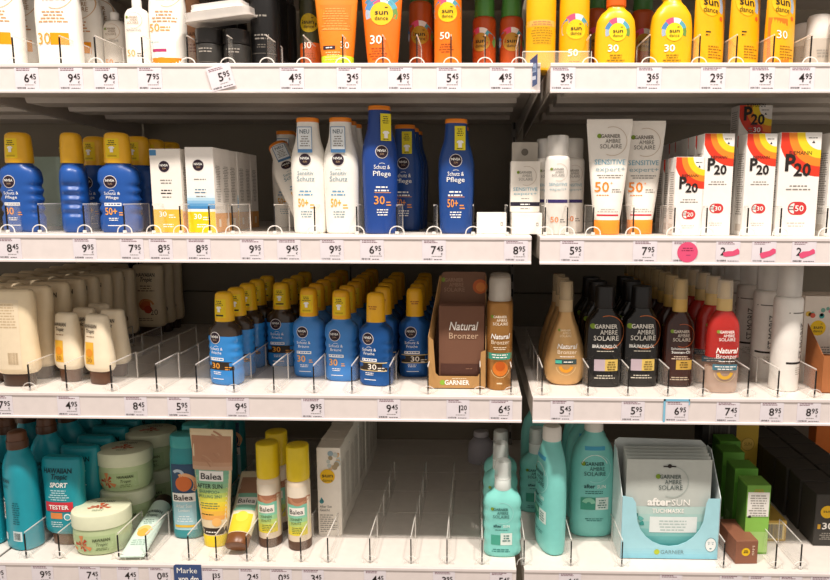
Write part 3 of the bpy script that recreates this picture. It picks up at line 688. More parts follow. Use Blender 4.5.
def haw_front(p, W, H):
    k = W/80; h = H/182
    p.text('HAWAIIAN', 0, 153*h, 9*k, M('3a2c20', 'i'), w=46*k, bold=.02); p.text('Tropic', 2*k, 141*h, 10*k, M('3a2c20', 'i'), w=30*k, shear=.3, bold=.02); p.fine(0, 128*h, 42*k, 3, 6*h, M('8a6a4a', 'i'), seed=3)
    p.disc(-4*k, 82*h, 15*k, M('d2693a', 'i')); p.disc(4*k, 70*h, 10*k, M('c0482c', 'i'), L=3); p.arc(0, 76*h, 16*k, 21*k, M('e0955a', 'i'), 20, 160, n=10); p.text('20', 10*k, 56*h, 14*k, M('5a3c2a', 'i'), 'L', w=17*k); p.fine(-4*k, 46*h, 40*k, 2, 5, M('a08060', 'i'), seed=5)
def haw_back(p, W, H):
    p.rect(-26, 34, 20, 164, M('ead9bb', 'i'), nx=12, nz=8, L=1); p.fine(-3, 154, 40, 9, 5.2, M('cdb590', 'i'), seed=8); p.barcode(-4, 44, 18, 22, M('bfa884', 'i'), 5)
HAW = flask(80, 42, 182, CREAM, '3f2818', haw_front, top=.96); HAW_BACK = flask(80, 42, 182, CREAM, '3f2818', haw_back, top=.96)
def mini_front(p, W, H):
    p.text('HAWAIIAN', -3, 109, 7, M('3a2c20', 'i'), w=30, bold=.02); p.text('Tropic', -2, 100, 7, M('3a2c20', 'i'), w=20, shear=.3, bold=.02); p.fine(-3, 92, 28, 1, 4, M('a08060', 'i'))
    p.rect(-17, 40, 4, 82, M('efb93c', 'i'), nx=6, nz=4); p.disc(-6, 62, 8, M('e8962a', 'i'), L=3, n=12); p.text('30', -6, 44, 8, M('a0662a', 'i'), w=12, L=4)
MINI = flask(60, 36, 133, 'f2e3c6', '5a3a26', mini_front, hcap=25, top=.74)
TEAL = '19909e'
def sport_front(p, W, H):
    p.text('HAWAIIAN', 0, 150, 9.5, M('16323a', 'i'), w=56, bold=.02); p.text('Tropic', 4, 138, 10, M('16323a', 'i'), w=32, shear=.3, bold=.02); p.text('SPORT', 2, 122, 9, PWHITE, w=36, shear=.2, bold=.03); p.fine(0, 114, 44, 5, 4.6, M('bfe0e4', 'i'), seed=3)
def sport_tester(p, W, H):
    sport_front(p, W, H); p.rect(-28, 73, 27, 92, M('cc3440', 'i'), nx=12, L=3); p.text('TESTER', 0, 78, 8, PWHITE, w=40, bold=.02, L=5)
    p.rect(-18, 58, 6, 70, M('e08a4a', 'i'), nx=6); p.disc(16, 62, 7, PWHITE, n=12); p.disc(16, 62, 5, M('5aa8b4', 'i'), L=3, n=12); p.fine(-6, 50, 32, 3, 4.4, M('d2e8ea', 'i'), seed=7)
SPORT_T = flask(80, 44, 178, TEAL, '6a4630', sport_tester, hcap=24, top=1.0); SPORT = flask(80, 44, 178, TEAL, '6a4630', sport_front, hcap=24, top=1.0)

# ---- pump and spray bottles with a slim shouldered body
def bottle(prof, body, capparts, fn, kind='p', alpha=1.0, seg=28, extra=None, zs=1.0):
    prof = [(r[0]*zs,)+tuple(r[1:]) for r in prof]; capparts = [(a, [(r[0]*zs,)+tuple(r[1:]) for r in rg], c, k, al) for a, rg, c, k, al in capparts]
    pr = smooth_prof(prof, 4)
    out = [part(MB().loft(pr, M(body, kind, alpha), seg=seg), 'body')]
    for nm, rg, col, kd, al in capparts: out.append(part(MB().loft(rg, M(col, kd, al), seg=22), nm))
    if extra: out += extra(pr)
    p = Print(surf_of(pr), .35); fn(p); out.append(part(p, 'label_print')); return out
def sprayhead(z0, z1, r, col, capcol, al=.4):
    return [('collar', cyl(r*.98, z0, r*.95, z0+(z1-z0)*.42, 1), col, 'p', 1.0),
            ('nozzle', [(z0+(z1-z0)*.42, r*.62, r*.62), (z1-7, r*.58, r*.58), (z1-4, r*.45, r*.45)], col, 'p', 1.0),
            ('overcap', [(z0+(z1-z0)*.40, r, r), (z1-3, r*.93, r*.93), (z1-.6, r*.85, r*.85), (z1, r*.6, r*.6)], capcol, 'g', al)]
def teal_spray(p):
    p.text('HAWAIIAN', -14, 136, 8, M('16323a', 'i'), w=40, bold=.02); p.text('Tropic', -10, 126, 7, M('16323a', 'i'), w=26, shear=.3); p.text('SPORT', -14, 60, 9, PWHITE, 'L', rot=90, w=44, bold=.03); p.rect(-24, 70, -16, 90, M('e07a3a', 'i'), nx=4); p.rect(-22, 18, -12, 32, M('d8e4e4', 'i'), nx=4)
    p.rect(6, 20, 26, 40, M('cfe2e4', 'i'), nx=5); p.barcode(9, 23, 14, 14, INK, 4, L=3); p.fine(16, 96, 18, 10, 4.6, M('0f6470', 'i'), seed=3)
TEALSPRAY = bottle([(0, 32, 23, 2.5), (3, 36, 26, 2.5), (30, 36.5, 26, 2.5), (90, 35, 25, 2.5), (140, 35, 25, 2.4), (165, 33, 24, 2.4), (184, 25, 21, 2.2), (194, 19, 18, 2), (200, 17.5, 17.5, 2)], '1c97a8',
    [('collar', cyl(19, 199, 18.5, 216, 1), '5a3c2a', 'p', 1.0), ('nozzle', [(216, 17, 17), (226, 16.5, 16.5), (231, 15, 15), (234, 10, 11)], '6a4630', 'p', 1.0)], teal_spray)
def balea_label(p):
    p.rect(-23, 20, 23, 158, M('a8d2dc', 'i'), nx=12); 
    p.rect(-23, 96, 23, 158, M('34506e', 'i'), nx=12, L=2); p.disc(2, 118, 16, M('d2703a', 'i'), L=3); p.arc(4, 116, 17, 24, M('e8b080', 'i'), -40, 120, n=12, L=3); p.arc(-8, 134, 8, 14, M('b9c8d4', 'i'), 20, 140, n=10, L=3)
    p.rect(-23, 80, 23, 98, PWHITE, nx=10, L=3); p.text('Balea', 0, 83.5, 11, INK, w=38, bold=.012, L=5); p.text('After Sun', 0, 68, 7, PWHITE, w=32, L=3); p.text('Lotion', 0, 59, 6, PWHITE, w=22, L=3); p.fine(0, 48, 32, 3, 5, M('e6f2f4', 'i'), seed=3, L=3); p.rect(-20, 26, 20, 31, M('e0b83a', 'i'), nx=8, L=3)
BALEABOT = bottle([(0, 26, 18, 2.6), (3, 29.5, 21, 2.6), (20, 30.5, 22, 2.6), (150, 30.5, 22, 2.6), (176, 30, 21.5, 2.5), (186, 28.5, 20.5, 2.4), (190, 27.5, 20, 2.4)], '2c8f96',
    [('cap', [(190, 28, 20.4, 2.4), (191, 29, 21, 2.4), (210, 28.6, 20.6, 2.4), (213.5, 27.4, 19.6, 2.4), (215, 24, 17, 2.4)], '3fa3a4', 'p', 1.0)], balea_label)
AQUA = '7fd0c8'
def aqua_front(p):
    p.arc(0, 148, 26, 27, PWHITE, 20, 160, n=20); p.rect(-20, 184, 20, 192, M('4aa6c8', 'i'), nx=10); garnier(p, 0, 132, 50, M('1f4a48', 'i'), M('a8e0dc', 'i'))
    p.text('after', -20, 106, 8, M('1c4448', 'i'), 'L', w=22, bold=.02); p.text('SUN', 6, 106, 7, PWHITE, 'L', w=17); p.fine(0, 98, 50, 2, 4, M('2a6a66', 'i'), seed=3)
    p.rect(-26, 60, 4, 86, M('3f9a82', 'i'), nx=6); p.arc(-10, 72, 5, 14, M('8fd0b4', 'i'), 10, 160, n=10, L=3); p.rect(4, 60, 30, 86, M('e4f0ea', 'i'), nx=6); p.fine(17, 79, 20, 4, 5, M('3a7a74', 'i'), seed=4, L=3); p.fine(2, 40, 40, 2, 4, M('2a7a76', 'i'), seed=6)
AQUABOT = bottle([(0, 38, 20, 2.5), (3, 42, 22.5, 2.5), (20, 44, 24, 2.5), (120, 45, 24.5, 2.5), (170, 44, 24, 2.4), (200, 38, 22.5, 2.3), (218, 28, 20, 2.2), (232, 19, 18, 2), (238, 17, 17, 2)], AQUA,
    [('cap', [(237, 18, 17.5), (238, 19, 18.5), (262, 18.5, 18), (267, 16.5, 16), (268, 13, 13)], 'ece8e0', 'p', 1.0)], aqua_front, zs=.925)
def aqua_sp(p):
    garnier(p, -4, 80, 36, M('1f4a48', 'i'), M('a8e0dc', 'i')); p.text('after', -18, 62, 5.5, M('1c4448', 'i'), 'L', w=16, bold=.02); p.text('SUN', 1, 62, 5, PWHITE, 'L', w=12); p.fine(-2, 56, 38, 1, 3, M('2a6a66', 'i'))
    p.rect(-22, 26, -4, 46, M('4aa690', 'i'), nx=5); p.rect(-4, 26, 18, 50, M('e2efe8', 'i'), nx=5); p.fine(7, 44, 15, 3, 5, M('3a7a74', 'i'), seed=4, L=3); p.fine(-3, 16, 36, 2, 4, M('2a7a76', 'i'), seed=5)
def wavebody(W, D, h0, h1, hs, top):
    pr = [(0, W*.42, D*.42, 2.6), (2, W*.47, D*.47, 2.6), (6, W*.5, D*.5, 2.6)]
    n = 4
    for i in range(n*6+1):
        z = h0+(h1-h0)*i/(n*6); pr.append((z, W*.5-1.8*(.5-.5*math.cos(2*math.pi*i/6)), D*.5, 2.6))
    return pr+[(hs, W*.48, D*.48, 2.6), (hs+8, W*.42, D*.44, 2.4), (hs+14, W*.3, D*.38, 2.2), (top, W*.24, D*.35, 2)]
def waveb(prof, body, caps, fn, kind='p'):
    out = [part(MB().loft(prof, M(body, kind)), 'body')]
    for nm, rg, col, kd, al in caps: out.append(part(MB().loft(rg, M(col, kd, al), seg=22), nm))
    p = Print(surf_of(prof), .35); fn(p); out.append(part(p, 'label_print')); return out
AQUASPRAY = waveb(wavebody(72, 44, 12, 104, 112, 132), '86d6cc', sprayhead(131, 187, 16.5, 'e4ece8', 'f2f4f0', .38), aqua_sp)
def gold_print(p):
    garnier(p, -2, 94, 26, M('f0dcb8', 'i')); p.text('Natural', 2, 72, 9, PWHITE, w=38, shear=.25, bold=.012); p.text('Bronzer', 2, 62, 7.5, M('fbe8cc', 'i'), w=36); p.fine(2, 56, 42, 1, 3, PWHITE)
    p.rect(-20, 42, 20, 52, M('3a4a4a', 'i'), nx=8); p.rect(-20, 44, -8, 50, M('4ab09a', 'i'), nx=4, L=3); p.fine(4, 46, 26, 1, 4, PWHITE, L=4); p.arc(0, 40, 8, 14, M('e0962a', 'i'), 190, 350, n=16); p.arc(0, 40, 18, 19, M('e8cc98', 'i'), 190, 350, n=16)
GOLD = bottle([(0, 20, 14, 2.2), (2, 27, 17, 2.2), (10, 35, 20, 2.2), (30, 39.5, 21.5, 2.2), (50, 39, 21, 2.2), (80, 33, 19.5, 2.2), (110, 24, 17.5, 2.1), (130, 16.5, 15.5, 2), (140, 14, 14, 2)], 'c9a06a',
    sprayhead(139, 198, 13.5, 'c9b088', 'd8c4a0', .45), gold_print, kind='k')
def oil_print(p):
    garnier(p, 0, 90, 54, M('f0ece2', 'i'), M('c9703a', 'i')); p.text('BRÄUNUNGS-ÖL', -1, 76, 6, PWHITE, w=46, bold=.01); p.fine(0, 69, 48, 1, 3.4, M('cfc8b8', 'i')); p.rect(-20, 32, 0, 54, M('b9a8b0', 'i'), nx=5); p.rect(0, 32, 24, 54, M('d6b862', 'i'), nx=5); p.fine(12, 48, 18, 4, 4.6, M('6a5420', 'i'), L=3, seed=3); p.fine(0, 22, 42, 2, 4.6, M('cfc8b8', 'i'), seed=4)
OIL = bottle([(0, 31, 18, 2.6), (2, 35, 20.5, 2.6), (10, 36.5, 22, 2.6), (70, 37, 22, 2.6), (112, 36, 21.5, 2.6), (128, 32, 20.5, 2.5), (142, 23, 18.5, 2.2), (149, 19, 17.5, 2)], '0f0c0a',
    [('cap', cyl(19, 149, 18, 190, 2), '141110', 'p', 1.0)], oil_print, kind='g')
def brown_print(p):
    garnier(p, 0, 88, 38, M('e8dccc', 'i'), M('c9602a', 'i')); p.text('Schützendes', -1, 72, 4.4, PWHITE, w=34); p.text('Sonnen-Öl', 0, 65, 4.8, PWHITE, w=34, bold=.01); p.fine(0, 58, 36, 2, 4, M('e0c8b0', 'i'), seed=4); p.rect(-8, 34, 22, 52, M('c9a24a', 'i'), nx=6); p.fine(7, 47, 20, 3, 4.6, M('5a4218', 'i'), L=3, seed=3); p.fine(0, 18, 36, 2, 4, M('c9b8a0', 'i'), seed=5)
def sprbody(W, D, hs): return [(0, W*.42, D*.42, 2.6), (2, W*.47, D*.47, 2.6), (10, W*.5, D*.5, 2.6), (hs*.6, W*.5, D*.5, 2.6), (hs*.86, W*.48, D*.49, 2.5), (hs*.95, W*.42, D*.45, 2.4), (hs+6, W*.3, D*.4, 2.1), (hs+10, W*.24, D*.36, 2)]
BROWN = bottle(sprbody(60, 40, 132), '3a1c14', sprayhead(141, 204, 14, 'd2ab5c', 'e0cca0', .42), brown_print, kind='g')
def red_print(p):
    garnier(p, 0, 98, 34, PWHITE); p.text('Natural', 2, 76, 9.5, PWHITE, w=40, shear=.25, bold=.02); p.text('Bronzer', 2, 66, 8, PWHITE, w=38); p.fine(2, 60, 44, 1, 3.2, PWHITE)
    p.rect(-22, 44, 22, 55, M('4a7a8a', 'i'), nx=8); p.fine(0, 50, 38, 2, 4.4, PWHITE, L=4, seed=2); p.arc(0, 42, 9, 15, M('d8a83a', 'i'), 190, 350, n=16); p.arc(0, 42, 19, 20, M('c9b28a', 'i'), 190, 350, n=16)
def red_extra(pr):
    lo = [r for r in pr if r[0] <= 58]; hi = [r for r in pr if r[0] >= 56]
    sh = lambda rs, k: [(r[0], r[1]-k, r[2]-k, r[3], 0, 0) for r in rs]
    return [('red_oil', MB().loft(sh(hi, 2.2), M('b8180f', 'g', .93)).mesh('red_oil'), 'red upper oil layer'), ('clear_liquid', MB().loft([(4,)+sh(lo, 2.2)[2][1:]]+sh(lo, 2.2)[3:], M('dcc0ac', 'g', .5)).mesh('clear_liquid'), 'clear lower liquid layer')]
RED_ = bottle(sprbody(63, 42, 142), 'c8a8a0', sprayhead(151, 207, 14, 'd8b878', 'efe4d0', .4), red_print, kind='g', alpha=.03, extra=red_extra)

# ---- row-one sun lotion bottles
def solaire(num, W, H, wave=False):
    def f(p):
        garnier(p, 4, 118, W*.6, M('a8825a', 'i'), M('d8b48c', 'i')); p.fine(2, 98, W*.7, 4, 5.4, M('d09a6a', 'i'), seed=3)
        if wave:
            p.text(num, -W*.42, 66, 13, M('f0a02a', 'i'), 'L', w=20); p.fine(-W*.08, 72, 18, 2, 5, M('e0a050', 'i'), 'L', seed=2); p.fine(-W*.4, 48, 26, 1, 3, M('8ac0c0', 'i'), 'L'); p.rect(-W*.36, 32, W*.06, 37, M('b03a6a', 'i'), nx=6)
            p.rect(-W*.44, 2, W*.42, 22, M('ee8a1a', 'i'), nx=12); p.arc(-W*.1, 10, 1, W*.34, M('ee8a1a', 'i'), 20, 160, n=16, sz=.6)
        else:
            p.text(num, -W*.36, 45, 19, M('d8a030', 'i'), 'L', w=24); p.rect(-W*.06, 44, W*.34, 64, M('f09a12', 'i'), nx=8)
    return bottle([(0, W*.44, 17, 2.6), (2, W*.47, 19, 2.6), (10, W*.48, 20, 2.6), (60, W*.49, 21, 2.6), (110, W*.5, 20, 2.5), (140, W*.44, 18, 2.4), (155, W*.3, 16, 2.2), (160, W*.26, 15, 2)], 'f6f2ea', [('cap', cyl(W*.27, 160, W*.26, 188, 2), 'f2eee6', 'p', 1.0)], f)
SOL30 = solaire('30', 78, 188); SOL50W = solaire('50', 62, 188, True)
def small50(p): garnier(p, -1, 78, 24, M('a08a74', 'i'), M('d0b090', 'i')); p.text('SENSITIVE', 0, 66, 4, GREY, w=26); p.text('50', -14, 24, 11, M('f0a050', 'i'), 'L', w=15); p.fine(4, 28, 10, 2, 4, GREY, 'L')
SMALL50 = bottle([(0, 18, 14, 2.6), (2, 20, 16, 2.6), (10, 21, 17, 2.6), (80, 21, 17, 2.6), (96, 20, 16, 2.5), (104, 16, 13, 2.3), (108, 9, 8, 2)], 'f2ebe0', [('cap', cyl(8, 107, 8, 122, 1), 'f4f0ea', 'p', 1.0)], small50)
def peach(p): p.text('SOLAIRE', 0, 84, 6, M('5a3a28', 'i'), w=28); p.fine(0, 66, 28, 3, 6, M('a05a3a', 'i'), seed=2)
PEACH = bottle([(0, 20, 14, 2.6), (3, 23, 16, 2.6), (60, 24, 17, 2.6), (120, 23, 16, 2.5), (150, 16, 13, 2.2)], 'd9a078', [('cap', cyl(14, 150, 13, 175, 2), 'c98a60', 'p', 1.0)], peach)
def ybot(p):
    sundance(p, 0, 62, 15, 'f6d422', True); p.text('30', -16, 30, 11, M('fbf8ee', 'i'), 'L', w=18, bold=.015); p.fine(-2, 23, 30, 4, 4.2, M('8a6a14', 'i'), seed=3)
YBOT = bottle([(0, 28, 18, 2.6), (2, 32.5, 20, 2.6), (20, 34.5, 22, 2.6), (60, 34.5, 22, 2.6), (84, 32, 21, 2.5), (96, 25, 18.5, 2.3), (103, 16.5, 15, 2.1), (108, 14.5, 14, 2)], 'eeb412', [('cap', cyl(17, 107, 16, 145, 2), 'e2641a', 'p', 1.0)], ybot)
YBOT2 = bottle([(0, 29, 18, 2.6), (2, 33.5, 20, 2.6), (20, 35.5, 22, 2.6), (66, 35.5, 22, 2.6), (92, 32.5, 21, 2.5), (106, 24, 18.5, 2.3), (114, 16.5, 15, 2.1), (120, 14.5, 14, 2)], 'eeb412', [('cap', cyl(17, 119, 16, 155, 2), 'e9c41c', 'p', 1.0)], ybot)
def plain_small(p): p.fine(0, 40, 22, 3, 5, M('9a948c', 'i'), seed=2)
PALE = bottle([(0, 20, 15, 2.4), (2, 23, 17, 2.4), (40, 24, 18, 2.4), (62, 23, 17, 2.3)], 'b9afa2', [('cap', [(61, 21.5, 17), (62, 22, 17.5), (98, 21.5, 17), (103, 19, 15), (105, 13, 11)], 'ece6de', 'p', 1.0)], plain_small)

# ---- jars
def jar_proto():
    b = MB().loft(smooth_prof([(0, 42, 34, 2.2), (2, 46, 37, 2.2), (14, 50.5, 41, 2.2), (36, 52, 42.5, 2.2), (54, 51, 41.5, 2.2)], 4), M('c3d4a4', 'p', .94), 36)
    l = MB().loft([(53.5, 52, 42.6, 2.2), (54.5, 53, 43.4, 2.2), (78, 53, 43.4, 2.2), (81, 52, 42.4, 2.2), (82, 50, 40.5, 2.2)], M('dfe3c4', 'p'), 36)
    S = surf_of([(0, 46, 37, 2.2), (14, 50.5, 41, 2.2), (36, 52, 42.5, 2.2), (54, 51, 41.5, 2.2)])
    p = Print(S, .35); p.rect(-38, 8, 36, 42, M('b2c794', 'i'), nx=14, nz=4); [p.arc(-22, 24, 2, 9+5*(i % 3), M(('c8562e', 'b8442a', 'd88a58')[i % 3], 'i'), i*40, i*40+26, n=4, L=3) for i in range(9)]; p.text('HAWAIIAN', 14, 31, 6, M('3a4228', 'i'), w=30, bold=.02, L=4); p.text('Tropic', 15, 22, 6, M('3a4228', 'i'), w=20, shear=.3, L=4); p.fine(14, 16, 28, 2, 4, M('7a8a5c', 'i'), L=3)
    t = Print(None, .3); t.T = Matrix.Translation((0, 0, 82)) @ Matrix.Rotation(-math.pi/2, 4, 'X')
    [t.arc(-2, 0, 2, 12+6*(i % 3), M(('c4502c', 'b8442a', 'cc6238')[i % 3], 'i'), i*40, i*40+24, n=4, sz=.6) for i in range(9)]; t.text('HAWAIIAN', 0, 18, 6, M('3a4228', 'i'), w=34, bold=.02, L=3); t.fine(0, -16, 30, 2, 4, M('8a9470', 'i'), seed=3)
    return [part(b, 'pot'), part(l, 'lid'), part(p, 'label_print'), part(t, 'lid_print')]
JAR = jar_proto()
# ---- lying tube, cap uppermost when upright
def lying_tube():
    H = 165; pr = []
    for i in range(11):
        t = i/10; pr.append((2+(H-24)*t, 23-4*t**1.6, 2+15*t**.8, 2.8-.8*t))
    b = MB().loft([(0, 23, 1.2, 3), (2, 23, 1.6, 3)]+pr[1:], M('cfe4d8', 'p'))
    c = MB().loft([(H-22, 18, 16.5), (H-21, 19, 17.5), (H-3, 18.5, 17), (H, 16, 15)], M('3a2a20', 'p'))
    p = Print(surf_of(pr), .35); p.text('HAWAIIAN', 0, 108, 7, M('3a4a40', 'i'), w=32, bold=.02); p.text('Tropic', 0, 98, 7, M('3a4a40', 'i'), w=22, shear=.3); p.fine(0, 88, 24, 3, 4.6, M('7a9488', 'i'), seed=3)
    p.disc(0, 58, 12, M('e8b04a', 'i')); p.arc(0, 58, 8, 16, M('f0c878', 'i'), 20, 160, n=10, L=3); p.fine(0, 36, 30, 3, 5, M('9ab4a8', 'i'), seed=5)
    return [part(b, 'body'), part(c, 'cap'), part(p, 'label_print')]
AQUATUBE = lying_tube()
#@@PART5

# ================================================================ top shelf
BOT = 'bottle'
queue(SOL30, 'lotion_bottle', 'white sun lotion bottle at the far left end of the top shelf', 'white bottle behind the leftmost lotion on the top shelf', BOT, 1, 6, [.06, .12])
put(PEACH, 'lotion_bottle', 'peach bottle peeking out between the two leftmost white top-shelf lotions', BOT, 1, 37, .17)
queue(SOL30, 'lotion_bottle', 'white lotion bottle with gold 30 and orange block on the top shelf', 'white bottle behind the gold 30 lotion on the top shelf', BOT, 1, 63, [.065, .135, .195])
put(SMALL50, 'lotion_bottle', 'small white bottle set back behind the 7.95 price tag', BOT, 1, 119, .14)
put(SMALL50, 'lotion_bottle', 'small cream bottle with orange 50 beside the orange-waved bottle', BOT, 1, 141, .06)
put(SOL50W, 'lotion_bottle', 'white lotion bottle with an orange wave along its foot', BOT, 1, 171, .065)
put(PEACH, 'lotion_bottle', 'peach bottle just right of the orange-waved white bottle', BOT, 1, 196, .17)
JARB = [part(MB().loft(cyl(23, 0, 23, 44, 2), M('34322f', 'p')), 'pot'), part(MB().loft(cyl(23.6, 44, 23, 70, 2.5), M('24211f', 'p')), 'lid')]
_p = Print(lambda x, z: -math.sqrt(max(1, 23.2**2-x*x)), .3); _p.fine(0, 34, 24, 2, 5, M('9a948c', 'i'), seed=2); _p.rect(-18, 12, 18, 13, M('6a655f', 'i'), nx=8); JARB.append(part(_p, 'label_print'))
put(JARB, 'cream_pot', 'short black pot under the left of the clear plastic tray', 'pot', 1, 211, .055)
put(JARB, 'cream_pot', 'short black pot under the right of the clear plastic tray', 'pot', 1, 238, .06)
queue(CAN_BLACK, 'spray_can', 'tall black spray can just right of the clear plastic tray', 'black spray can behind the one by the clear tray', 'spray can', 1, 267, [.075, .135, .195])
queue(CAN_BLACK, 'spray_can', 'black spray can standing behind the two short black pots', 'black spray can further behind the two short pots', 'spray can', 1, 226, [.14, .2])
# clear plastic tray lying on the pots
trm = M('efe9e2', 'g', .62); tr = MB()
def rrect(w, d, r, n=5):
    return [(sx*(w/2-r)+r*math.cos(a), sy*(d/2-r)+r*math.sin(a)) for sx, sy, a0 in ((1, 1, 0), (-1, 1, 90), (-1, -1, 180), (1, -1, 270)) for a in [R(a0+90*i/n) for i in range(n+1)]]
def slab(mb, w, d, r, z0, z1, m):
    o = rrect(w, d, r); n = len(o)
    mb.add([(x, y, z0) for x, y in o]+[(x, y, z1) for x, y in o], [list(range(n))[::-1], [n+i for i in range(n)]]+[[i, (i+1) % n, n+(i+1) % n, n+i] for i in range(n)], m, False)
a_, b_ = MB(), MB(); slab(a_, 118, 70, 12, 0, 3, trm); slab(a_, 112, 64, 10, 3, 15, trm); slab(b_, 92, 60, 12, 16, 20, M('fbf6f0', 'p')); slab(b_, 88, 56, 10, 20, 27, M('f6f0ea', 'p', .8))
e = thing([part(a_, 'lower_tray'), part(b_, 'upper_tray')], 'plastic_tray', 'clear and white plastic trays lying on the short black pots', 'tray', (shelf_x(1, 226, .05), .05, ztop(1)+.0835), 0, None, Matrix.Rotation(R(-7), 4, 'Y') @ Matrix.Rotation(R(5), 4, 'X'))
put(CAN_OLIVE, 'spray_can', 'dark olive and orange sun spray left of the plain orange tube', 'spray can', 1, 313, .115)
put(TUBE_ORANGE, 'lotion_tube', 'orange tube with a lime green foot showing its back', 'tube', 1, 338, .055)
put(TUBE_SD30, 'lotion_tube', 'orange tube with yellow disc and white 30', 'tube', 1, 383, .06)
queue(CAN_ORDK, 'spray_can', 'dim orange spray can set back between the 30 tube and 50 can', 'orange can behind the dim one beside the 50 can', 'spray can', 1, 421, [.13, .19])
queue(CAN_OR50, 'spray_can', 'bright orange spray can with yellow disc and white 50', 'orange can behind the bright orange 50 can', 'spray can', 1, 448, [.065, .13])
queue(CAN_ORG, 'spray_can', 'left of two dim orange spray cans with green caps', 'green-capped can behind the left green-capped can', 'spray can', 1, 484, [.13, .19], rz=-20)
queue(CAN_ORG, 'spray_can', 'right of two dim orange spray cans with green caps', 'green-capped can behind the right green-capped can', 'spray can', 1, 511, [.13, .19])
put(CAN_YEL, 'spray_can', 'yellow spray can showing its back over the shelf joint', 'spray can', 1, 540, .07)
put(CAN_YEL50, 'spray_can', 'yellow spray can with sun disc and white 50', 'spray can', 1, 573, .07)
put(CAN_ORDK, 'spray_can', 'dim orange can behind the orange-capped yellow bottle', 'spray can', 1, 594, .18)
put(YBOT, 'lotion_bottle', 'round-shouldered yellow sun bottle with an orange cap', BOT, 1, 614, .06)
put(YBOT2, 'lotion_bottle', 'round-shouldered yellow sun bottle with a yellow cap', BOT, 1, 669, .06)
put(CAN_ORDK, 'spray_can', 'dim orange can between the two round-shouldered yellow bottles', 'spray can', 1, 640, .19)
put(TUBE_YEL, 'lotion_tube', 'yellow sun tube next to the yellow-capped bottle', 'tube', 1, 707, .062, 30)
put(TUBE_YEL, 'lotion_tube', 'yellow sun tube in the middle of three upright yellow tubes', 'tube', 1, 742, .062, 30)
put(TUBE_YEL2, 'lotion_tube', 'yellow and orange sun tube with white 30', 'tube', 1, 777, .062, 30)
queue(PALE, 'lotion_bottle', 'pale bottle with white cap right of the yellow tubes', 'pale bottle behind the white-capped one on the top shelf', BOT, 1, 816, [.1, .16])
put(PALE, 'lotion_bottle', 'pale white-capped bottle at the right edge of the top shelf', BOT, 1, 842, .07)
ch = MB().box(-58, 58, 0, 1, 0, 26, M('f4ecdc', 'c', .09)); ch.box(-58, 58, -.2, 1.2, 25.4, 27, EDGE)
for xx in (-58.6, 57.4): ch.box(xx, xx+1.2, -.2, 1.2, 0, 26, EDGE)
X = at(557, 55, .02).x
thing([('plate', ch.mesh('stop_plate'))], 'front_stop', 'low clear plastic stop in front of the two yellow spray cans', 'front stop', (X, .02, ztop(1)+.0005))

# ================================================================ second shelf
put(SPRAY_BLUE30, 'sun_spray', 'blue sun spray 30 with orange cap at the far left of the second shelf', BOT, 2, 26, .07)
queue(SPRAY_BLUE50, 'sun_spray', 'blue sun spray turned sideways showing its ribbed grip', 'blue spray behind the sideways ribbed one', BOT, 2, 78, [.075, .15, .21], rz=-66)
queue(SPRAY_BLUE50, 'sun_spray', 'blue sun spray 50+ with a yellow tag on its orange cap', 'blue spray behind the front 50+ spray', BOT, 2, 123, [.07, .145, .21, .275], rz=8)
put(BOX_SMALL, 'carton', 'white carton with dark logo, blue corner and dull yellow foot', 'carton', 2, 174, .07, -3)
queue(BOX_NIVEA, 'carton', 'white carton with bright yellow foot and 30', 'white carton behind the bright yellow-footed carton', 'carton', 2, 207, steps(.07, .0395, 6))
LYL = Matrix.Rotation(R(-38), 4, 'X') @ Matrix.Rotation(R(-27), 4, 'Y')
queue(LOT_WHITE, 'lotion_bottle', 'white lotion bottle half hidden behind the toppled bottle', 'white lotion behind the half hidden one', BOT, 2, 289, [.3, .35])
thing(LOT_WHITE, 'lotion_bottle', 'toppled white lotion bottle leaning left with its orange cap up', BOT, (at(312, 225, .115).x, .115, ztop(2)+.024), 0, None, LYL)
queue(LOT_WHITE, 'lotion_bottle', 'white sensitive lotion bottle on the left of the upright pair', 'white lotion behind the left of the upright pair', BOT, 2, 311, [.065])
queue(LOT_WHITE, 'lotion_bottle', 'white sensitive lotion bottle on the right of the upright pair', 'white lotion behind the right of the upright pair', BOT, 2, 343, [.062, .115, .165])
queue(LOT_BLUE30, 'lotion_bottle', 'tall blue lotion bottle 30 with a yellow neck tag', 'dark blue lotion behind the tall blue 30', BOT, 2, 381, [.06], rz=24)
X = shelf_x(2, 406, .17)
for i, Y in enumerate((.17, .23, .29)): thing(LOT_BLUE50, 'lotion_bottle', ORD[i+1]+' shaded blue lotion bottle back from the tall blue 30', BOT, (X+i*.002, Y, ztop(2)+.0004), 0, 'shaded blue lotions')
queue(LOT_BLUE50, 'lotion_bottle', 'blue lotion bottle 50+ standing alone by the lying cartons', 'shaded blue lotion behind the lone 50+ bottle', BOT, 2, 456, [.072, .2], rz=6)
put(LYBOX, 'carton', 'plain white carton lying flat beside the blue 50+ bottle', 'carton', 2, 491, .105)
put(LYBOX, 'carton', 'plain white carton lying flat below the grey hang-tab box', 'carton', 2, 525, .09)
put(SENS, 'carton', 'small white carton with grey hang tab standing on a lying carton', 'carton', 2, 524, .095, 0, None, .0388)
queue(MIST, 'face_spray_bottle', 'slim white face spray with orange 50 and clear cap', 'white face spray behind the clear-capped 50 spray', 'spray', 2, 556, [.055])
put(MIST, 'face_spray_bottle', 'white face spray set back to the left of the 50 spray', 'spray', 2, 545, .125)
put(MIST, 'face_spray_bottle', 'white face spray set back to the right of the 50 spray', 'spray', 2, 571, .115)
put(TUBE_SENS, 'lotion_tube', 'front white tube with orange 50 and bright orange cap', 'tube', 2, 606, .06, -4)
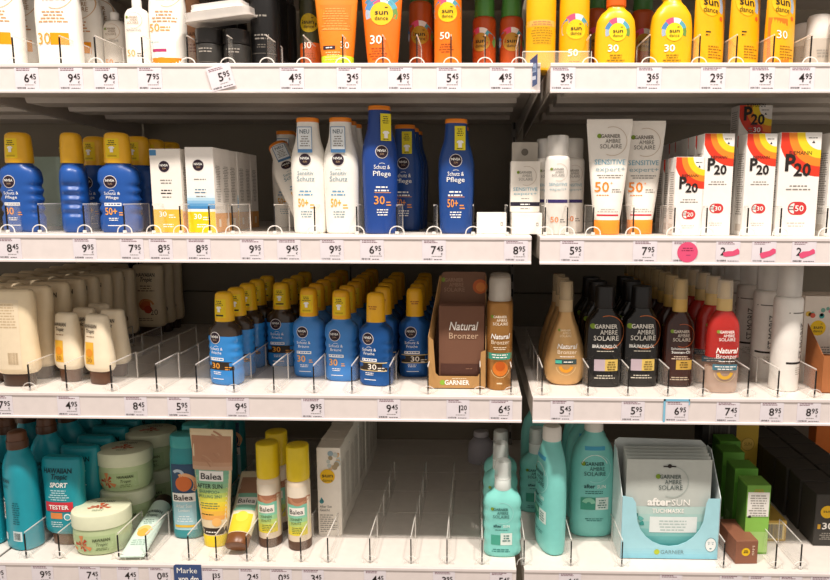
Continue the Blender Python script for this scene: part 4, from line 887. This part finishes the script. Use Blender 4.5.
put(TUBE_SENS, 'lotion_tube', 'white tube with shaded orange cap, right of the front tube', 'tube', 2, 639, .085, -4)
queue(P20_20, 'carton', 'short striped carton with P20 and red 20 badge', 'short striped carton behind the front 20 carton', 'carton', 2, 684, steps(.048, .04, 3))
queue(P20_30, 'carton', 'tall striped P20 carton 30 beside the short 20 carton', 'tall striped carton behind the left 30 carton', 'carton', 2, 710.5, steps(.05, .044, 6))
queue(P20_30, 'carton', 'tall striped P20 carton 30 beside the 50 carton', 'tall striped carton behind the right 30 carton', 'carton', 2, 751.5, steps(.05, .044, 5))
queue(P20_50, 'carton', 'wide striped P20 carton with red 50 badge', 'striped carton behind the wide 50 carton', 'carton', 2, 789, steps(.051, .046, 5))
queue(P20_50, 'carton', 'striped carton cut off at the right edge of the second shelf', 'striped carton behind the one at the right edge', 'carton', 2, 838, steps(.051, .046, 3))
f_, s_ = p20_face('30'); TOPB = carton(62, 42, 63, 'f0ebe4', f_, sfn=s_)
put(TOPB, 'carton', 'striped P20 carton stacked on top of the rear cartons', 'carton', 2, 744, .17, 0, None, .1768)
pch = MB(); _rn = random.Random(3)
vs, fs = [], []
for j in range(9):
    for i in range(9):
        u, v_ = i/8, j/8; bul = math.sin(math.pi*u)*math.sin(math.pi*v_)
        vs.append(((u-.5)*110+_rn.uniform(-2, 2), -14*bul+_rn.uniform(-3, 3), v_*150)); 
n0 = len(vs); vs += [(x, 10-y*.4, z) for x, y, z in vs]
for j in range(8):
    for i in range(8): a = j*9+i; fs += [[a, a+1, a+10, a+9], [n0+a, n0+a+9, n0+a+10, n0+a+1]]
rim = [i for i in range(9)]+[9*k+8 for k in range(1, 9)]+[72+i for i in range(7, -1, -1)]+[9*k for k in range(7, 0, -1)]
fs += [[rim[i], n0+rim[i], n0+rim[(i+1) % len(rim)], rim[(i+1) % len(rim)]] for i in range(len(rim))]
pch.add(vs, fs, M('8a9a8c', 'p'), True)
put([part(pch, 'pouch_body')], 'soft_pouch', 'crumpled grey-green pouch at the back behind the leftmost blue spray', 'pouch', 2, 45, .3, -8)
put([part(pch, 'pouch_body')], 'soft_pouch', 'crumpled grey-green pouch behind the sideways ribbed spray', 'pouch', 2, 78, .36, 12)

# ================================================================ third shelf
X0 = shelf_x(3, 21, .05)
ys = [.05, .102, .16, .212, .262, .312, .362, .412, .505, .555, .605]
for i, Y in enumerate(ys):
    thing(HAW_BACK if i < 2 else HAW, 'lotion_bottle', 'cream lotion bottle on a brown cap with its blank back forward' if i == 0 else ORD[i]+' cream lotion bottle behind the blank-backed one', BOT, (X0+(0 if i < 8 else .026), Y, ztop(3)+.0004), R(0 if i < 2 else random.uniform(-4, 4)), 'cream lotion bottles')
for j, X in enumerate((-1.026, -1.114)):
    for i, Y in enumerate(steps(.13 if j else .08, .055, 9)):
        thing(HAW, 'lotion_bottle', '%s cream lotion bottle back in the %s column left of the blank-backed one' % (ORD[i+1], ('nearer', 'farther')[j]), BOT, (X, Y, ztop(3)+.0004), R(random.uniform(-4, 4)), 'cream lotion bottles')
queue(MINI, 'mini_bottle', 'small cream travel bottle on the left, behind the 4.95 tag', 'small cream bottle behind the left travel bottle', BOT, 3, 72, [.082, .138, .19], rz=-16, rzs=-6)
queue(MINI, 'mini_bottle', 'small cream travel bottle on the right of the front pair', 'small cream bottle behind the right travel bottle', BOT, 3, 102, [.066, .122], rz=-16, rzs=-8)
queue(SPRAY_CLEAR, 'sun_spray', 'bright blue spray with dark shoulder and 30 band at the front left', 'blue spray behind the front left 30 band spray', BOT, 3, 228, [.075, .135, .2, .265, .33], rz=-16)
queue(SPRAY_CLEAR, 'sun_spray', 'shaded blue spray with dark band between two rows of sprays', 'blue spray behind the shaded dark-band spray', BOT, 3, 284, [.215, .28, .345, .41])
queue(SPRAY_LIGHT, 'sun_spray', 'light blue spray with orange 30 and yellow tag, left of its twin', 'light blue spray behind the left twin', BOT, 3, 311, [.135]+steps(.205, .062, 5), rz=-4)
queue(SPRAY_LIGHT, 'sun_spray', 'light blue spray with orange 30, right twin next to the dark blue one', 'light blue spray behind the right twin', BOT, 3, 343, [.108]+steps(.175, .062, 6), rz=-6)
queue(SPRAY_DARK, 'sun_spray', 'glossy dark blue spray at the very front with a gold-edged 30 band', 'dark blue spray behind the frontmost dark one', BOT, 3, 377, [.078]+steps(.16, .064, 5), rz=-14)
queue(SPRAY_DARK, 'sun_spray', 'dark blue spray with 30 band next to the brown display box', 'dark blue spray behind the one by the display box', BOT, 3, 415.5, [.142]+steps(.21, .064, 4), rz=4)

# bronzer display tray
TAN = M('b48a56', 'n'); BRN = M('6b4836', 'n')
W2 = 53; D = 62
tray = [part(MB().box(-W2, W2, -D/2, D/2, 0, 1.2, TAN), 'base')]
fl_ = MB().prism([(-W2, 0), (W2, 0), (W2, 74), (44, 70), (42, 30), (38, 24), (-34, 24), (-40, 30), (-44, 92), (-W2, 100)], -D/2, -D/2+1, TAN); tray.append(part(fl_, 'front_lip'))
for sx in (-1, 1):
    sd = MB(); o_ = [(-D/2, 0), (D/2, 0), (D/2, 205), (D/2-10, 205), (-D/2, 98 if sx < 0 else 76)]; n = len(o_)
    ox = lambda y, z: (0 if sx > 0 else 22*(y+D/2)/D*min(1, z/205))
    vs = [(sx*W2-.5+ox(y, z), y, z) for y, z in o_]+[(sx*W2+.5+ox(y, z), y, z) for y, z in o_]
    sd.add(vs, [list(range(n)), [n+i for i in range(n)][::-1]]+[[i, (i+1) % n, n+(i+1) % n, n+i] for i in range(n)], TAN); tray.append(part(sd, 'side_wall'))
tray.append(part(MB().prism([(-W2, 0), (W2, 0), (W2, 208), (W2-3, 212), (-W2+26, 212), (-W2+22, 208)], D/2-1, D/2, M('7a5640', 'n')), 'back_card'))
p = Print(lambda x, z: D/2-1, .2); garnier(p, -8, 174, 46, M('a8846a', 'i')); p.disc(42, 184, 14, M('c8622a', 'i'), n=24); p.disc(43, 183, 9, M('e0853a', 'i'), L=3); tray.append(part(p, 'header_print'))
p = Print(lambda x, z: -D/2, .2); p.disc(-27, 12, 5, M('8ab43a', 'i'), n=12); p.text('GARNIER', 0, 8, 8.5, PWHITE, w=46, bold=.02); p.fine(4, 19, 40, 1, 3, M('e8d8b8', 'i')); tray.append(part(p, 'lip_print'))
Xt = shelf_x(3, 457, .047)
thing(tray, 'display_tray', 'tan cardboard display tray with brown header card and white lettering', 'display tray', (Xt, .047+D/2000, ztop(3)+.0004))
def sachet(W, H, T, body, fn, name='sachet'):
    b = MB(); nx, nz = 8, 8; vs, fs = [], []
    for s_ in (-1, 1):
        for j in range(nz+1):
            for i in range(nx+1):
                u, v_ = i/nx, j/nz; bl = (math.sin(math.pi*u)*math.sin(math.pi*v_))**.5 if 0 < i < nx and 0 < j < nz else .12
                vs.append(((u-.5)*W, s_*T/2*bl, v_*H))
    n0 = (nx+1)*(nz+1)
    for j in range(nz):
        for i in range(nx): a = j*(nx+1)+i; fs += [[a, a+1, a+nx+2, a+nx+1], [n0+a, n0+a+nx+1, n0+a+nx+2, n0+a+1]]
    rim = [i for i in range(nx+1)]+[(nx+1)*k+nx for k in range(1, nz+1)]+[(nx+1)*nz+i for i in range(nx-1, -1, -1)]+[(nx+1)*k for k in range(nz-1, 0, -1)]
    fs += [[rim[i], n0+rim[i], n0+rim[(i+1) % len(rim)], rim[(i+1) % len(rim)]] for i in range(len(rim))]
    b.add(vs, fs, M(body[0], body[1]), True)
    p = Print(lambda x, z: -T/2*(max(.02, math.sin(math.pi*min(1, max(0, x/W+.5)))*math.sin(math.pi*min(1, max(0, z/H))))**.5)-.5, .25); fn(p, W, H)
    return [(name+'_pouch', b.mesh('pouch')), part(p, 'front_print')]
def nb_sachet(p, W, H):
    p.text('Natural', 4, 108, 15, M('efe6dc', 'i'), w=54, shear=.25, bold=.012); p.text('Bronzer', 4, 92, 11, M('c8a88c', 'i'), w=54); p.rect(-W*.46, 22, W*.46, 44, M('53342a', 'i'), nx=8, nz=2, L=1); p.fine(8, 14, 40, 1, 4, M('c8a88c', 'i')); p.fine(14, 34, 18, 1, 4, M('8a6450', 'i'), L=3)
SACH = sachet(84, 152, 9, ('74503e', 'm'), nb_sachet)
for i in range(4): thing(SACH, 'sachet', ['front brown sachet in the tan display tray', 'second brown sachet back in the tan display tray', 'third brown sachet back in the tan display tray', 'rearmost brown sachet in the tan display tray'][i], 'sachet', (Xt+.008, .047+.0105+i*.0135, ztop(3)+.0025), 0, 'brown sachets in the tray')
queue(CAN_BRONZE, 'spray_can', 'golden brown aerosol can with clear cap beside the tan display tray', 'golden aerosol can behind the one by the tan tray', 'spray can', 3, 499, [.062, .12])
queue(GOLD, 'oil_bottle', 'golden drop-shaped spray bottle at the left of the right bay', 'golden drop-shaped bottle behind the front one', BOT, 3, 564, [.092, .155, .215])
queue(OIL, 'oil_bottle', 'black tanning oil bottle next to the golden drop-shaped bottle', 'black oil bottle behind the left oil bottle', BOT, 3, 602, [.085, .16, .225])
queue(OIL, 'oil_bottle', 'black tanning oil bottle next to the dark brown spray', 'black oil bottle behind the right oil bottle', BOT, 3, 638, [.09, .17, .235])
queue(BROWN, 'oil_bottle', 'dark brown oil spray with gold collar and clear cap', 'dark brown spray behind the front brown spray', BOT, 3, 676, [.09]+steps(.15, .052, 8))
queue(RED_, 'oil_bottle', 'two-phase spray with red oil over clear liquid', 'red two-phase spray behind the front red one', BOT, 3, 719.5, [.05]+steps(.115, .06, 6))
X = shelf_x(3, 782.5, .07)
for i, (Y, dx, a) in enumerate(((.07, 0, 50), (.155, -.002, 5), (.24, -.002, -10), (.325, -.004, 8), (.4, -.004, 20), (.47, -.004, 0))):
    thing(CAN_MORIZ, 'foam_bottle', ['frontmost white foam bottle with clear cap and its lettering turned away', 'white foam bottle whose upright lettering faces the front', 'third white foam bottle back in its column', 'fourth white foam bottle back in its column', 'fifth white foam bottle back in its column', 'last white foam bottle in its column'][i], BOT, (X+dx, Y, ztop(3)+.0004), R(a), 'white foam bottles')
# copper tray with flowered cartons at the right edge
COP = M('a8683c', 'n'); cw = 52; cd = 64
ct = [part(MB().box(-cw, cw, -cd/2, cd/2, 0, 1.2, COP), 'base'), part(MB().prism([(-cw, 0), (cw, 0), (cw, 70), (-cw, 70)], -cd/2, -cd/2+1, COP), 'front_lip')]
for sx in (-1, 1):
    sd = MB(); o_ = [(-cd/2, 0), (cd/2, 0), (cd/2, 118), (-cd/2, 70)]; n = 4
    sd.add([(sx*cw-.5, y, z) for y, z in o_]+[(sx*cw+.5, y, z) for y, z in o_], [list(range(n)), [n+i for i in range(n)][::-1]]+[[i, (i+1) % n, n+(i+1) % n, n+i] for i in range(n)], COP); ct.append(part(sd, 'side_wall'))
ct.append(part(MB().box(-cw, cw, cd/2-1, cd/2, 0, 58, COP), 'back_wall'))
X = at(821, 388, .04).x+.052
thing(ct, 'display_tray', 'copper cardboard tray at the right edge of the third shelf', 'display tray', (X, .04+cd/2000, ztop(3)+.0004))
FX, FZ = -22, 106
def flower(p, w, h):
    sundance(p, FX, FZ, 15, 'f2c81c', False)
    rn = random.Random(5)
    for i in range(22): p.disc(rn.uniform(-w*.44, w*.44), FZ+28+rn.uniform(-8, 10), rn.uniform(3, 5.5), M(rn.choice(('e08a9a', '4aa8a0', 'e8c050', 'd8604a', '7ab0a0')), 'i'), L=2+rn.choice((0, 1)), n=10)
    p.fine(-4, h*.4, w*.6, 3, 5, GREY, seed=4)
FLOW = carton(100, 30, 168, 'e9dfd2', flower)
XF = at(803, 330, .118).x+.05
for i in range(2): thing(FLOW, 'carton', ['flower-printed carton standing just behind the copper tray', 'flower-printed carton further back behind the copper tray'][i], 'carton', (XF, .133+i*.033, ztop(3)+.0004), 0, 'flowered cartons')
#@@PART6

# ================================================================ bottom shelf
queue(TEALSPRAY, 'sun_spray', 'teal spray bottle with brown cap at the far left of the bottom shelf', 'teal spray behind the far left teal spray', BOT, 4, -10, [.075, .145, .215, .285], rz=-25)
queue(TEALSPRAY, 'sun_spray', 'teal spray bottle with brown cap beside the tester bottle', 'teal spray behind the one beside the tester', BOT, 4, 27, [.065, .15, .22, .29, .36], rz=-25)
X = shelf_x(4, 69.5, .076)
for i, Y in enumerate([.076]+steps(.135, .056, 8)): thing(SPORT_T if i == 0 else SPORT, 'lotion_bottle', 'teal lotion bottle with a red tester sticker' if i == 0 else ORD[i]+' teal lotion bottle behind the tester', BOT, (X, Y, ztop(4)+.0004), R(-3), 'teal lotion bottles')
put(JAR, 'cream_jar', 'pale green oval jar at the front of the bottom shelf', 'jar', 4, 104.5, .06, 6)
J2 = shelf_x(4, 130, .158)
for i in range(2): thing(JAR, 'cream_jar', ['pale green jar under another jar, behind the front jar', 'pale green jar on top of the stack behind the front jar'][i], 'jar', (J2, .158, ztop(4)+.0004+i*.0828), R(6), 'pale green jars')
J3 = J2+.004
for i in range(2): thing(JAR, 'cream_jar', ['shaded jar at the bottom of the rearmost jar stack', 'shaded jar on top of the rearmost jar stack'][i], 'jar', (J3, .262, ztop(4)+.0004+i*.0828), R(6), 'pale green jars')
LIE = Matrix.Rotation(R(-90), 4, 'X')
p0, p1 = on_shelf(132, 561, 4), on_shelf(163, 524, 4)
ang = math.atan2(p1.x-p0.x, p1.y-p0.y)
thing(AQUATUBE, 'cream_tube', 'pale aqua tube lying flat with its dark cap to the back', 'tube', (p0.x, p0.y, ztop(4)+.008), 0, None, Matrix.Rotation(-ang, 4, 'Z') @ Matrix.Rotation(R(13), 4, 'X') @ LIE)
thing(AQUATUBE, 'cream_tube', 'pale aqua tube lying behind the front lying tube', 'tube', (p0.x+.06, p0.y+.2, ztop(4)+.0185), 0, None, Matrix.Rotation(-ang, 4, 'Z') @ Matrix.Rotation(R(1), 4, 'X') @ LIE)
queue(BALEABOT, 'lotion_bottle', 'teal after-sun bottle with picture label and teal cap', 'teal picture-label bottle behind the front one', BOT, 4, 190.5, [.11, .17, .23, .29, .35])
put(TUBE_BALEA, 'shampoo_tube', 'sand and green shampoo tube standing on a yellow cap', 'tube', 4, 217, .078, -4)
p0, p1 = on_shelf(237, 556, 4), on_shelf(264, 512, 4)
ang = math.atan2(p1.x-p0.x, p1.y-p0.y)
thing(TUBE_BALEA2, 'cream_tube', 'yellow and aqua tube lying with its brown cap to the front', 'tube', (p0.x, p0.y, ztop(4)+.019), 0, None, Matrix.Rotation(-ang, 4, 'Z') @ Matrix.Rotation(R(34), 4, 'X') @ LIE)
queue(CAN_BALEA, 'sun_can', 'slim sun spray with yellow cap, left of two', 'slim yellow-capped spray behind the left one', 'spray can', 4, 271, [.083, .145])
put(CAN_BALEA, 'sun_can', 'slim sun spray with yellow cap, right of two', 'spray can', 4, 300.5, .073)
def sdbox(p, w, h):
    rn = random.Random(2)
    for i in range(16): p.disc(rn.uniform(-w*.1, w*.42), h*.8+rn.uniform(-10, 26), rn.uniform(3, 6), M(rn.choice(('c8a070', '9ab0bc', 'd8b890', 'a8987a', 'c4ccc8')), 'i'), n=9, L=1+i*.35)
    p.disc(-3, h*.68, 15, M('f0c020', 'i'), L=8); p.text('sun', -3, h*.67, 8, INK, w=22, bold=.012, L=10); p.text('dance', -3, h*.62, 6, INK, w=21, L=10)
    p.disc(-16, h*.39, 4.5, M('4a9aa0', 'i')); p.poly([(-20, h*.395), (-12, h*.395), (-16, h*.44)], M('4a9aa0', 'i')); p.text('After Sun', -20, h*.32, 5, INK, 'L', w=24); p.text('Gesicht', -20, h*.28, 5, INK, 'L', w=20); p.fine(-20, h*.23, 38, 8, 4.4, GREY, 'L', seed=3); p.fine(-20, 8, 20, 1, 4, GREY, 'L')
SDBOX = carton(48, 46, 186, 'f1ebe0', sdbox, sfn=lambda p, d, h: p.fine(0, h*.8, d*.7, 30, 4, M('bdb5aa', 'i'), seed=4))
queue(SDBOX, 'carton', 'cream carton with yellow sun disc and teal drop', 'cream carton behind the front sun-disc carton', 'carton', 4, 333, steps(.135, .048, 10))
queue(AQUASPRAY, 'after_sun_spray_bottle', 'aqua after-sun spray with clear cap beside the empty lanes', 'aqua spray behind the front after-sun spray', BOT, 4, 502, [.058, .15, .22])
dm = [part(MB().loft([(0, 30, 24), (2, 34, 27), (30, 35, 28), (52, 31, 25), (66, 20, 17), (71, 8, 7)], M('b9b4bc', 'p', .85)), 'tub'), part(MB().loft(cyl(20, 70, 19, 84, 2), M('d6d0d4', 'p')), 'lid')]
put(dm, 'grey_tub', 'small greyish tub at the back of the empty lanes', 'tub', 4, 481, .5)
queue(AQUABOT, 'after_sun_bottle', 'aqua after-sun bottle turned sideways at the shelf joint', 'aqua bottle behind the sideways one', BOT, 4, 549.5, [.085, .3], rz=-75)
queue(AQUABOT, 'after_sun_bottle', 'large aqua after-sun bottle facing front with white cap', 'large aqua bottle behind the front-facing one', BOT, 4, 590.5, [.14, .21, .275])
put(AQUASPRAY, 'after_sun_spray_bottle', 'aqua spray standing far back in the gap of the bottom joint', BOT, 4, 535, .24)

# aqua tray of mask sachets
AQT = M('a9dbe6', 'n'); AQ2 = M('dfeaea', 'n'); tw = 92; td = 84
y0 = .04; Xt = shelf_x(4, 668.5, y0)
pts = [(-tw, 0), (tw, 0), (tw, 122), (70, 122), (66, 112)]
for i in range(13):
    t = math.pi*i/12; pts.append((64*math.cos(t), 92-66*math.sin(t)))
pts += [(-66, 112), (-72, 122), (-tw, 126)]
tp = [part(MB().box(-tw, tw, -td/2, td/2, 0, 1.2, AQT), 'base'), part(MB().prism(pts, -td/2, -td/2+1.2, AQT), 'front_lip')]
for sx in (-1, 1):
    sd = MB(); o_ = [(-td/2, 0), (td/2, 0), (td/2, 196), (td/2-22, 196), (-td/2, 124)]; n = 5
    sd.add([(sx*tw-.6, y, z) for y, z in o_]+[(sx*tw+.6, y, z) for y, z in o_], [list(range(n)), [n+i for i in range(n)][::-1]]+[[i, (i+1) % n, n+(i+1) % n, n+i] for i in range(n)], AQ2); tp.append(part(sd, 'side_wall'))
tp.append(part(MB().prism([(-tw, 0), (tw, 0), (tw, 192), (tw-14, 206), (-tw+8, 210), (-tw, 204)], td/2-1.2, td/2, M('cfd6d4', 'n')), 'back_wall'))
p = Print(lambda x, z: -td/2, .2)
for i in range(4): p.rect(-tw+.5, 1+i*5, tw-.5, 6+i*5, M(('8ccbdd', '94cfe0', '9cd4e2', 'a2d7e4')[i], 'i'), nx=1)
p.disc(-23, 14.5, 5.5, M('b9c83a', 'i'), L=3, n=12); p.text('GARNIER', 6, 11, 7.5, M('7a9aa0', 'i'), w=44, L=4)
p.disc(78, 30, 10, M('f2f6f4', 'i'), sz=1.35); p.arc(78, 30, 10, 10.8, M('5a8a94', 'i'), n=20, L=3, sz=1.35)
for sx in (-1, 1): p.disc(78+sx*3.6, 32, 1.1, M('5a8a94', 'i'), L=4, n=8); p.arc(78+sx*3.6, 33.5, 2, 2.6, M('5a8a94', 'i'), 30, 150, n=6, L=4)
p.disc(78, 22.5, 2.4, M('5a8a94', 'i'), L=4, sz=.5, n=8); tp.append(part(p, 'lip_print'))
thing(tp, 'display_tray', 'light blue cardboard tray holding silver mask sachets', 'display tray', (Xt, y0+td/2000, ztop(4)+.0004))
def mask(p, W, H):
    for i, c in enumerate(('5fb4b4', '6ebab8', '84c4c0', '9acdc8', 'b0d4ce', 'bcd6d0')): p.rect(-W*.47, 10+i*15, W*.47, 25+i*15, M(c, 'i'), nx=10, nz=2, L=1)
    p.rect(-12, H-14, 12, H-11.5, INK, nx=4, nz=1, L=3); p.disc(0, H-12, 4, INK, L=3, n=10)
    garnier(p, 2, 134, 52, M('4a5a58', 'i'), M('a8b4ae', 'i')); p.text('after', -40, 103, 14, PWHITE, 'L', w=44, bold=.035, L=4); p.text('SUN', 6, 103, 12, PWHITE, 'L', w=34, L=4); p.text('TUCHMASKE', 0, 88, 8, PWHITE, w=60, bold=.02, L=4)
    p.rect(-34, 48, 56, 80, M('e9f0ee', 'i'), nx=8, nz=2, L=3); p.fine(10, 70, 74, 4, 6, M('b9ccc8', 'i'), seed=3, L=4)
    for a in (0, 40, 80): p.arc(-60, 62, 8+a*.1, 16+a*.1, M(('3f9a92', '68b8b0', '2f8a84')[a//40], 'i'), a, a+36, n=6, L=3)
MASK = sachet(160, 192, 9, ('c2c8c2', 'p'), mask)
for i in range(5): thing(MASK, 'mask_sachet', ['front silver mask sachet in the light blue tray', 'second silver sachet back in the light blue tray', 'third silver sachet back in the light blue tray', 'fourth silver sachet back in the light blue tray', 'rearmost silver sachet in the light blue tray'][i], 'sachet', (Xt-.003+i*.001, y0+.0125+i*.0125, ztop(4)+.0022+.0015*i), 0, 'silver mask sachets')

# right end: cartons
BRB = '8c5c46'
def brend(p, w, h): p.disc(-2, h*.52, 8, M('e8c01e', 'i')); p.fine(-2, h*.56, 10, 2, 4, M('8a6a14', 'i'), L=4); p.text('sun', -2, h*.5, 3.4, INK, w=8, L=5); p.fine(10, h*.75, 5, 6, 3.4, M('e8d0b8', 'i'), 'L', seed=2)
BROWNBOX = carton(42, 86, 46, BRB, brend)
put(BROWNBOX, 'carton', 'small brown carton lying end-on with a yellow disc', 'carton', 4, 736, .07, 3)
GB = '74a645'
def green(p, w, h):
    p.rect(-w/2+.4, 4, w/2-.4, 46, M('a9d07a', 'i'), nx=1); p.rect(-w/2+.4, 46, w/2-.4, 74, M('8cc254', 'i'), nx=1); p.rect(-w/2+2, h*.55, w/2-2, h-14, M('ece9e2', 'i'), nx=1); p.fine(0, h-22, w*.78, 9, 5, M('9a968e', 'i'), seed=5, L=3); p.rect(-w*.4, h*.53, -w*.28, h*.56, INK, nx=1, L=3); p.fine(0, h-10, w*.5, 2, 4, M('b8862c', 'i'), seed=3)
def green_s(p, d, h): p.rect(-d/2+.4, 4, d/2-.4, h-4, M('4a7a2c', 'i'), nx=1); p.fine(0, h*.3, d*.6, 6, 4, M('9ac080', 'i'), L=3)
GREEN = carton(45, 46, 140, GB, green, sfn=green_s)
put(GREEN, 'carton', 'bright green and white carton turned back to front', 'carton', 4, 750, .085)
def green2(p, w, h): p.rect(-w/2+.4, 4, w/2-.4, h*.8, M('4c8a2c', 'i'), nx=1); p.disc(0, h*.7, 12, M('d8b03a', 'i'), L=3); p.text('sun', 0, h*.69, 6, INK, w=16, L=5)
GREEN2 = carton(46, 46, 146, '5f9c38', green2, sfn=green_s)
put(GREEN2, 'carton', 'green carton just behind the bright green and white one', 'carton', 4, 738, .15)
put(GREEN2, 'carton', 'shaded green carton with gold disc at the right of the mask tray', 'carton', 4, 726, .235)
put(GREEN2, 'carton', 'dark green carton furthest back behind the mask tray', 'carton', 4, 723, .3)
def goldend(p, w, h): p.rect(-w*.4, 4, w*.4, h-5, M('e6cf8a', 'i'), nx=1); p.barcode(-w*.34, 6, w*.66, h-14, M('5f6a86', 'i'), 6, L=3)
GOLDB = carton(43, 150, 44, 'c8a24c', goldend)
t_ = Print(None, .2); t_.T = Matrix.Translation((0, 0, 44)) @ Matrix.Rotation(-math.pi/2, 4, 'X'); t_.disc(0, 20, 12, M('b08a34', 'i')); t_.fine(0, -10, 30, 4, 6, M('9a762a', 'i'), seed=3); GOLDB.append(part(t_, 'top_print'))
put(GOLDB, 'carton', 'gold carton lying end-on with a barcode', 'carton', 4, 759, .187, 0)
def goldf(p, w, h): p.disc(4, h*.62, 15, M('d8b85a', 'i')); p.arc(4, h*.62, 15, 16, M('8a6a24', 'i'), n=20, L=3); p.text('SUN', 4, h*.6, 8, M('8a6a24', 'i'), w=18, L=4); p.fine(0, h*.4, 32, 5, 5, M('8a6a24', 'i'), seed=3)
GOLDC = carton(58, 44, 172, 'c9a83e', goldf)
put(GOLDC, 'carton', 'upright gold carton at the back behind the green cartons', 'carton', 4, 739, .385, 4)
put(GOLDC, 'carton', 'tilted-looking gold carton left of the upright gold one', 'carton', 4, 720, .45, -8)
def barc(p, w, h): p.rect(-w*.3, h*.62, w*.3, h*.9, M('6a6660', 'i'), nx=1); p.barcode(-w*.26, h*.64, w*.52, h*.22, INK, 3, L=3)
DKB = carton(80, 50, 188, '2c2a28', barc)
put(DKB, 'carton', 'dark carton with barcode at the back above the mask tray', 'carton', 4, 712, .36)
BKB = '3b3834'
def bk(p, w, h): p.disc(-10, h*.66, 13, M('e8b81e', 'i')); p.text('sun', -10, h*.65, 6, INK, w=16, L=5); p.text('30', -18, h*.33, 13, M('f0ece4', 'i'), 'L', w=22, bold=.02); p.rect(-27, h*.33, -21, h*.42, M('c8982a', 'i'), nx=1); p.fine(-6, h*.24, 34, 4, 4, M('9a948a', 'i'), seed=4)
BLACKB = carton(66, 58, 108, BKB, bk, bev=1.4)
queue(BLACKB, 'carton', 'black carton with yellow disc and white 30 at the right edge', 'black carton behind the right edge 30 carton', 'carton', 4, 822, steps(.125, .062, 7))
X = shelf_x(4, 822, .125)+.07
for i, Y in enumerate(steps(.15, .062, 6)): thing(BLACKB, 'carton', ORD[i+1]+' black carton back in the outermost right column', 'carton', (X, Y, ztop(4)+.0004), 0, 'black cartons')
ORB = carton(60, 40, 150, 'd0702a', lambda p, w, h: p.fine(0, h*.8, 40, 5, 6, M('f0c890', 'i'), seed=3))
put(ORB, 'carton', 'orange carton behind the black cartons at the right', 'carton', 4, 822, .6)
for t in (_to,): bpy.data.objects.remove(t)
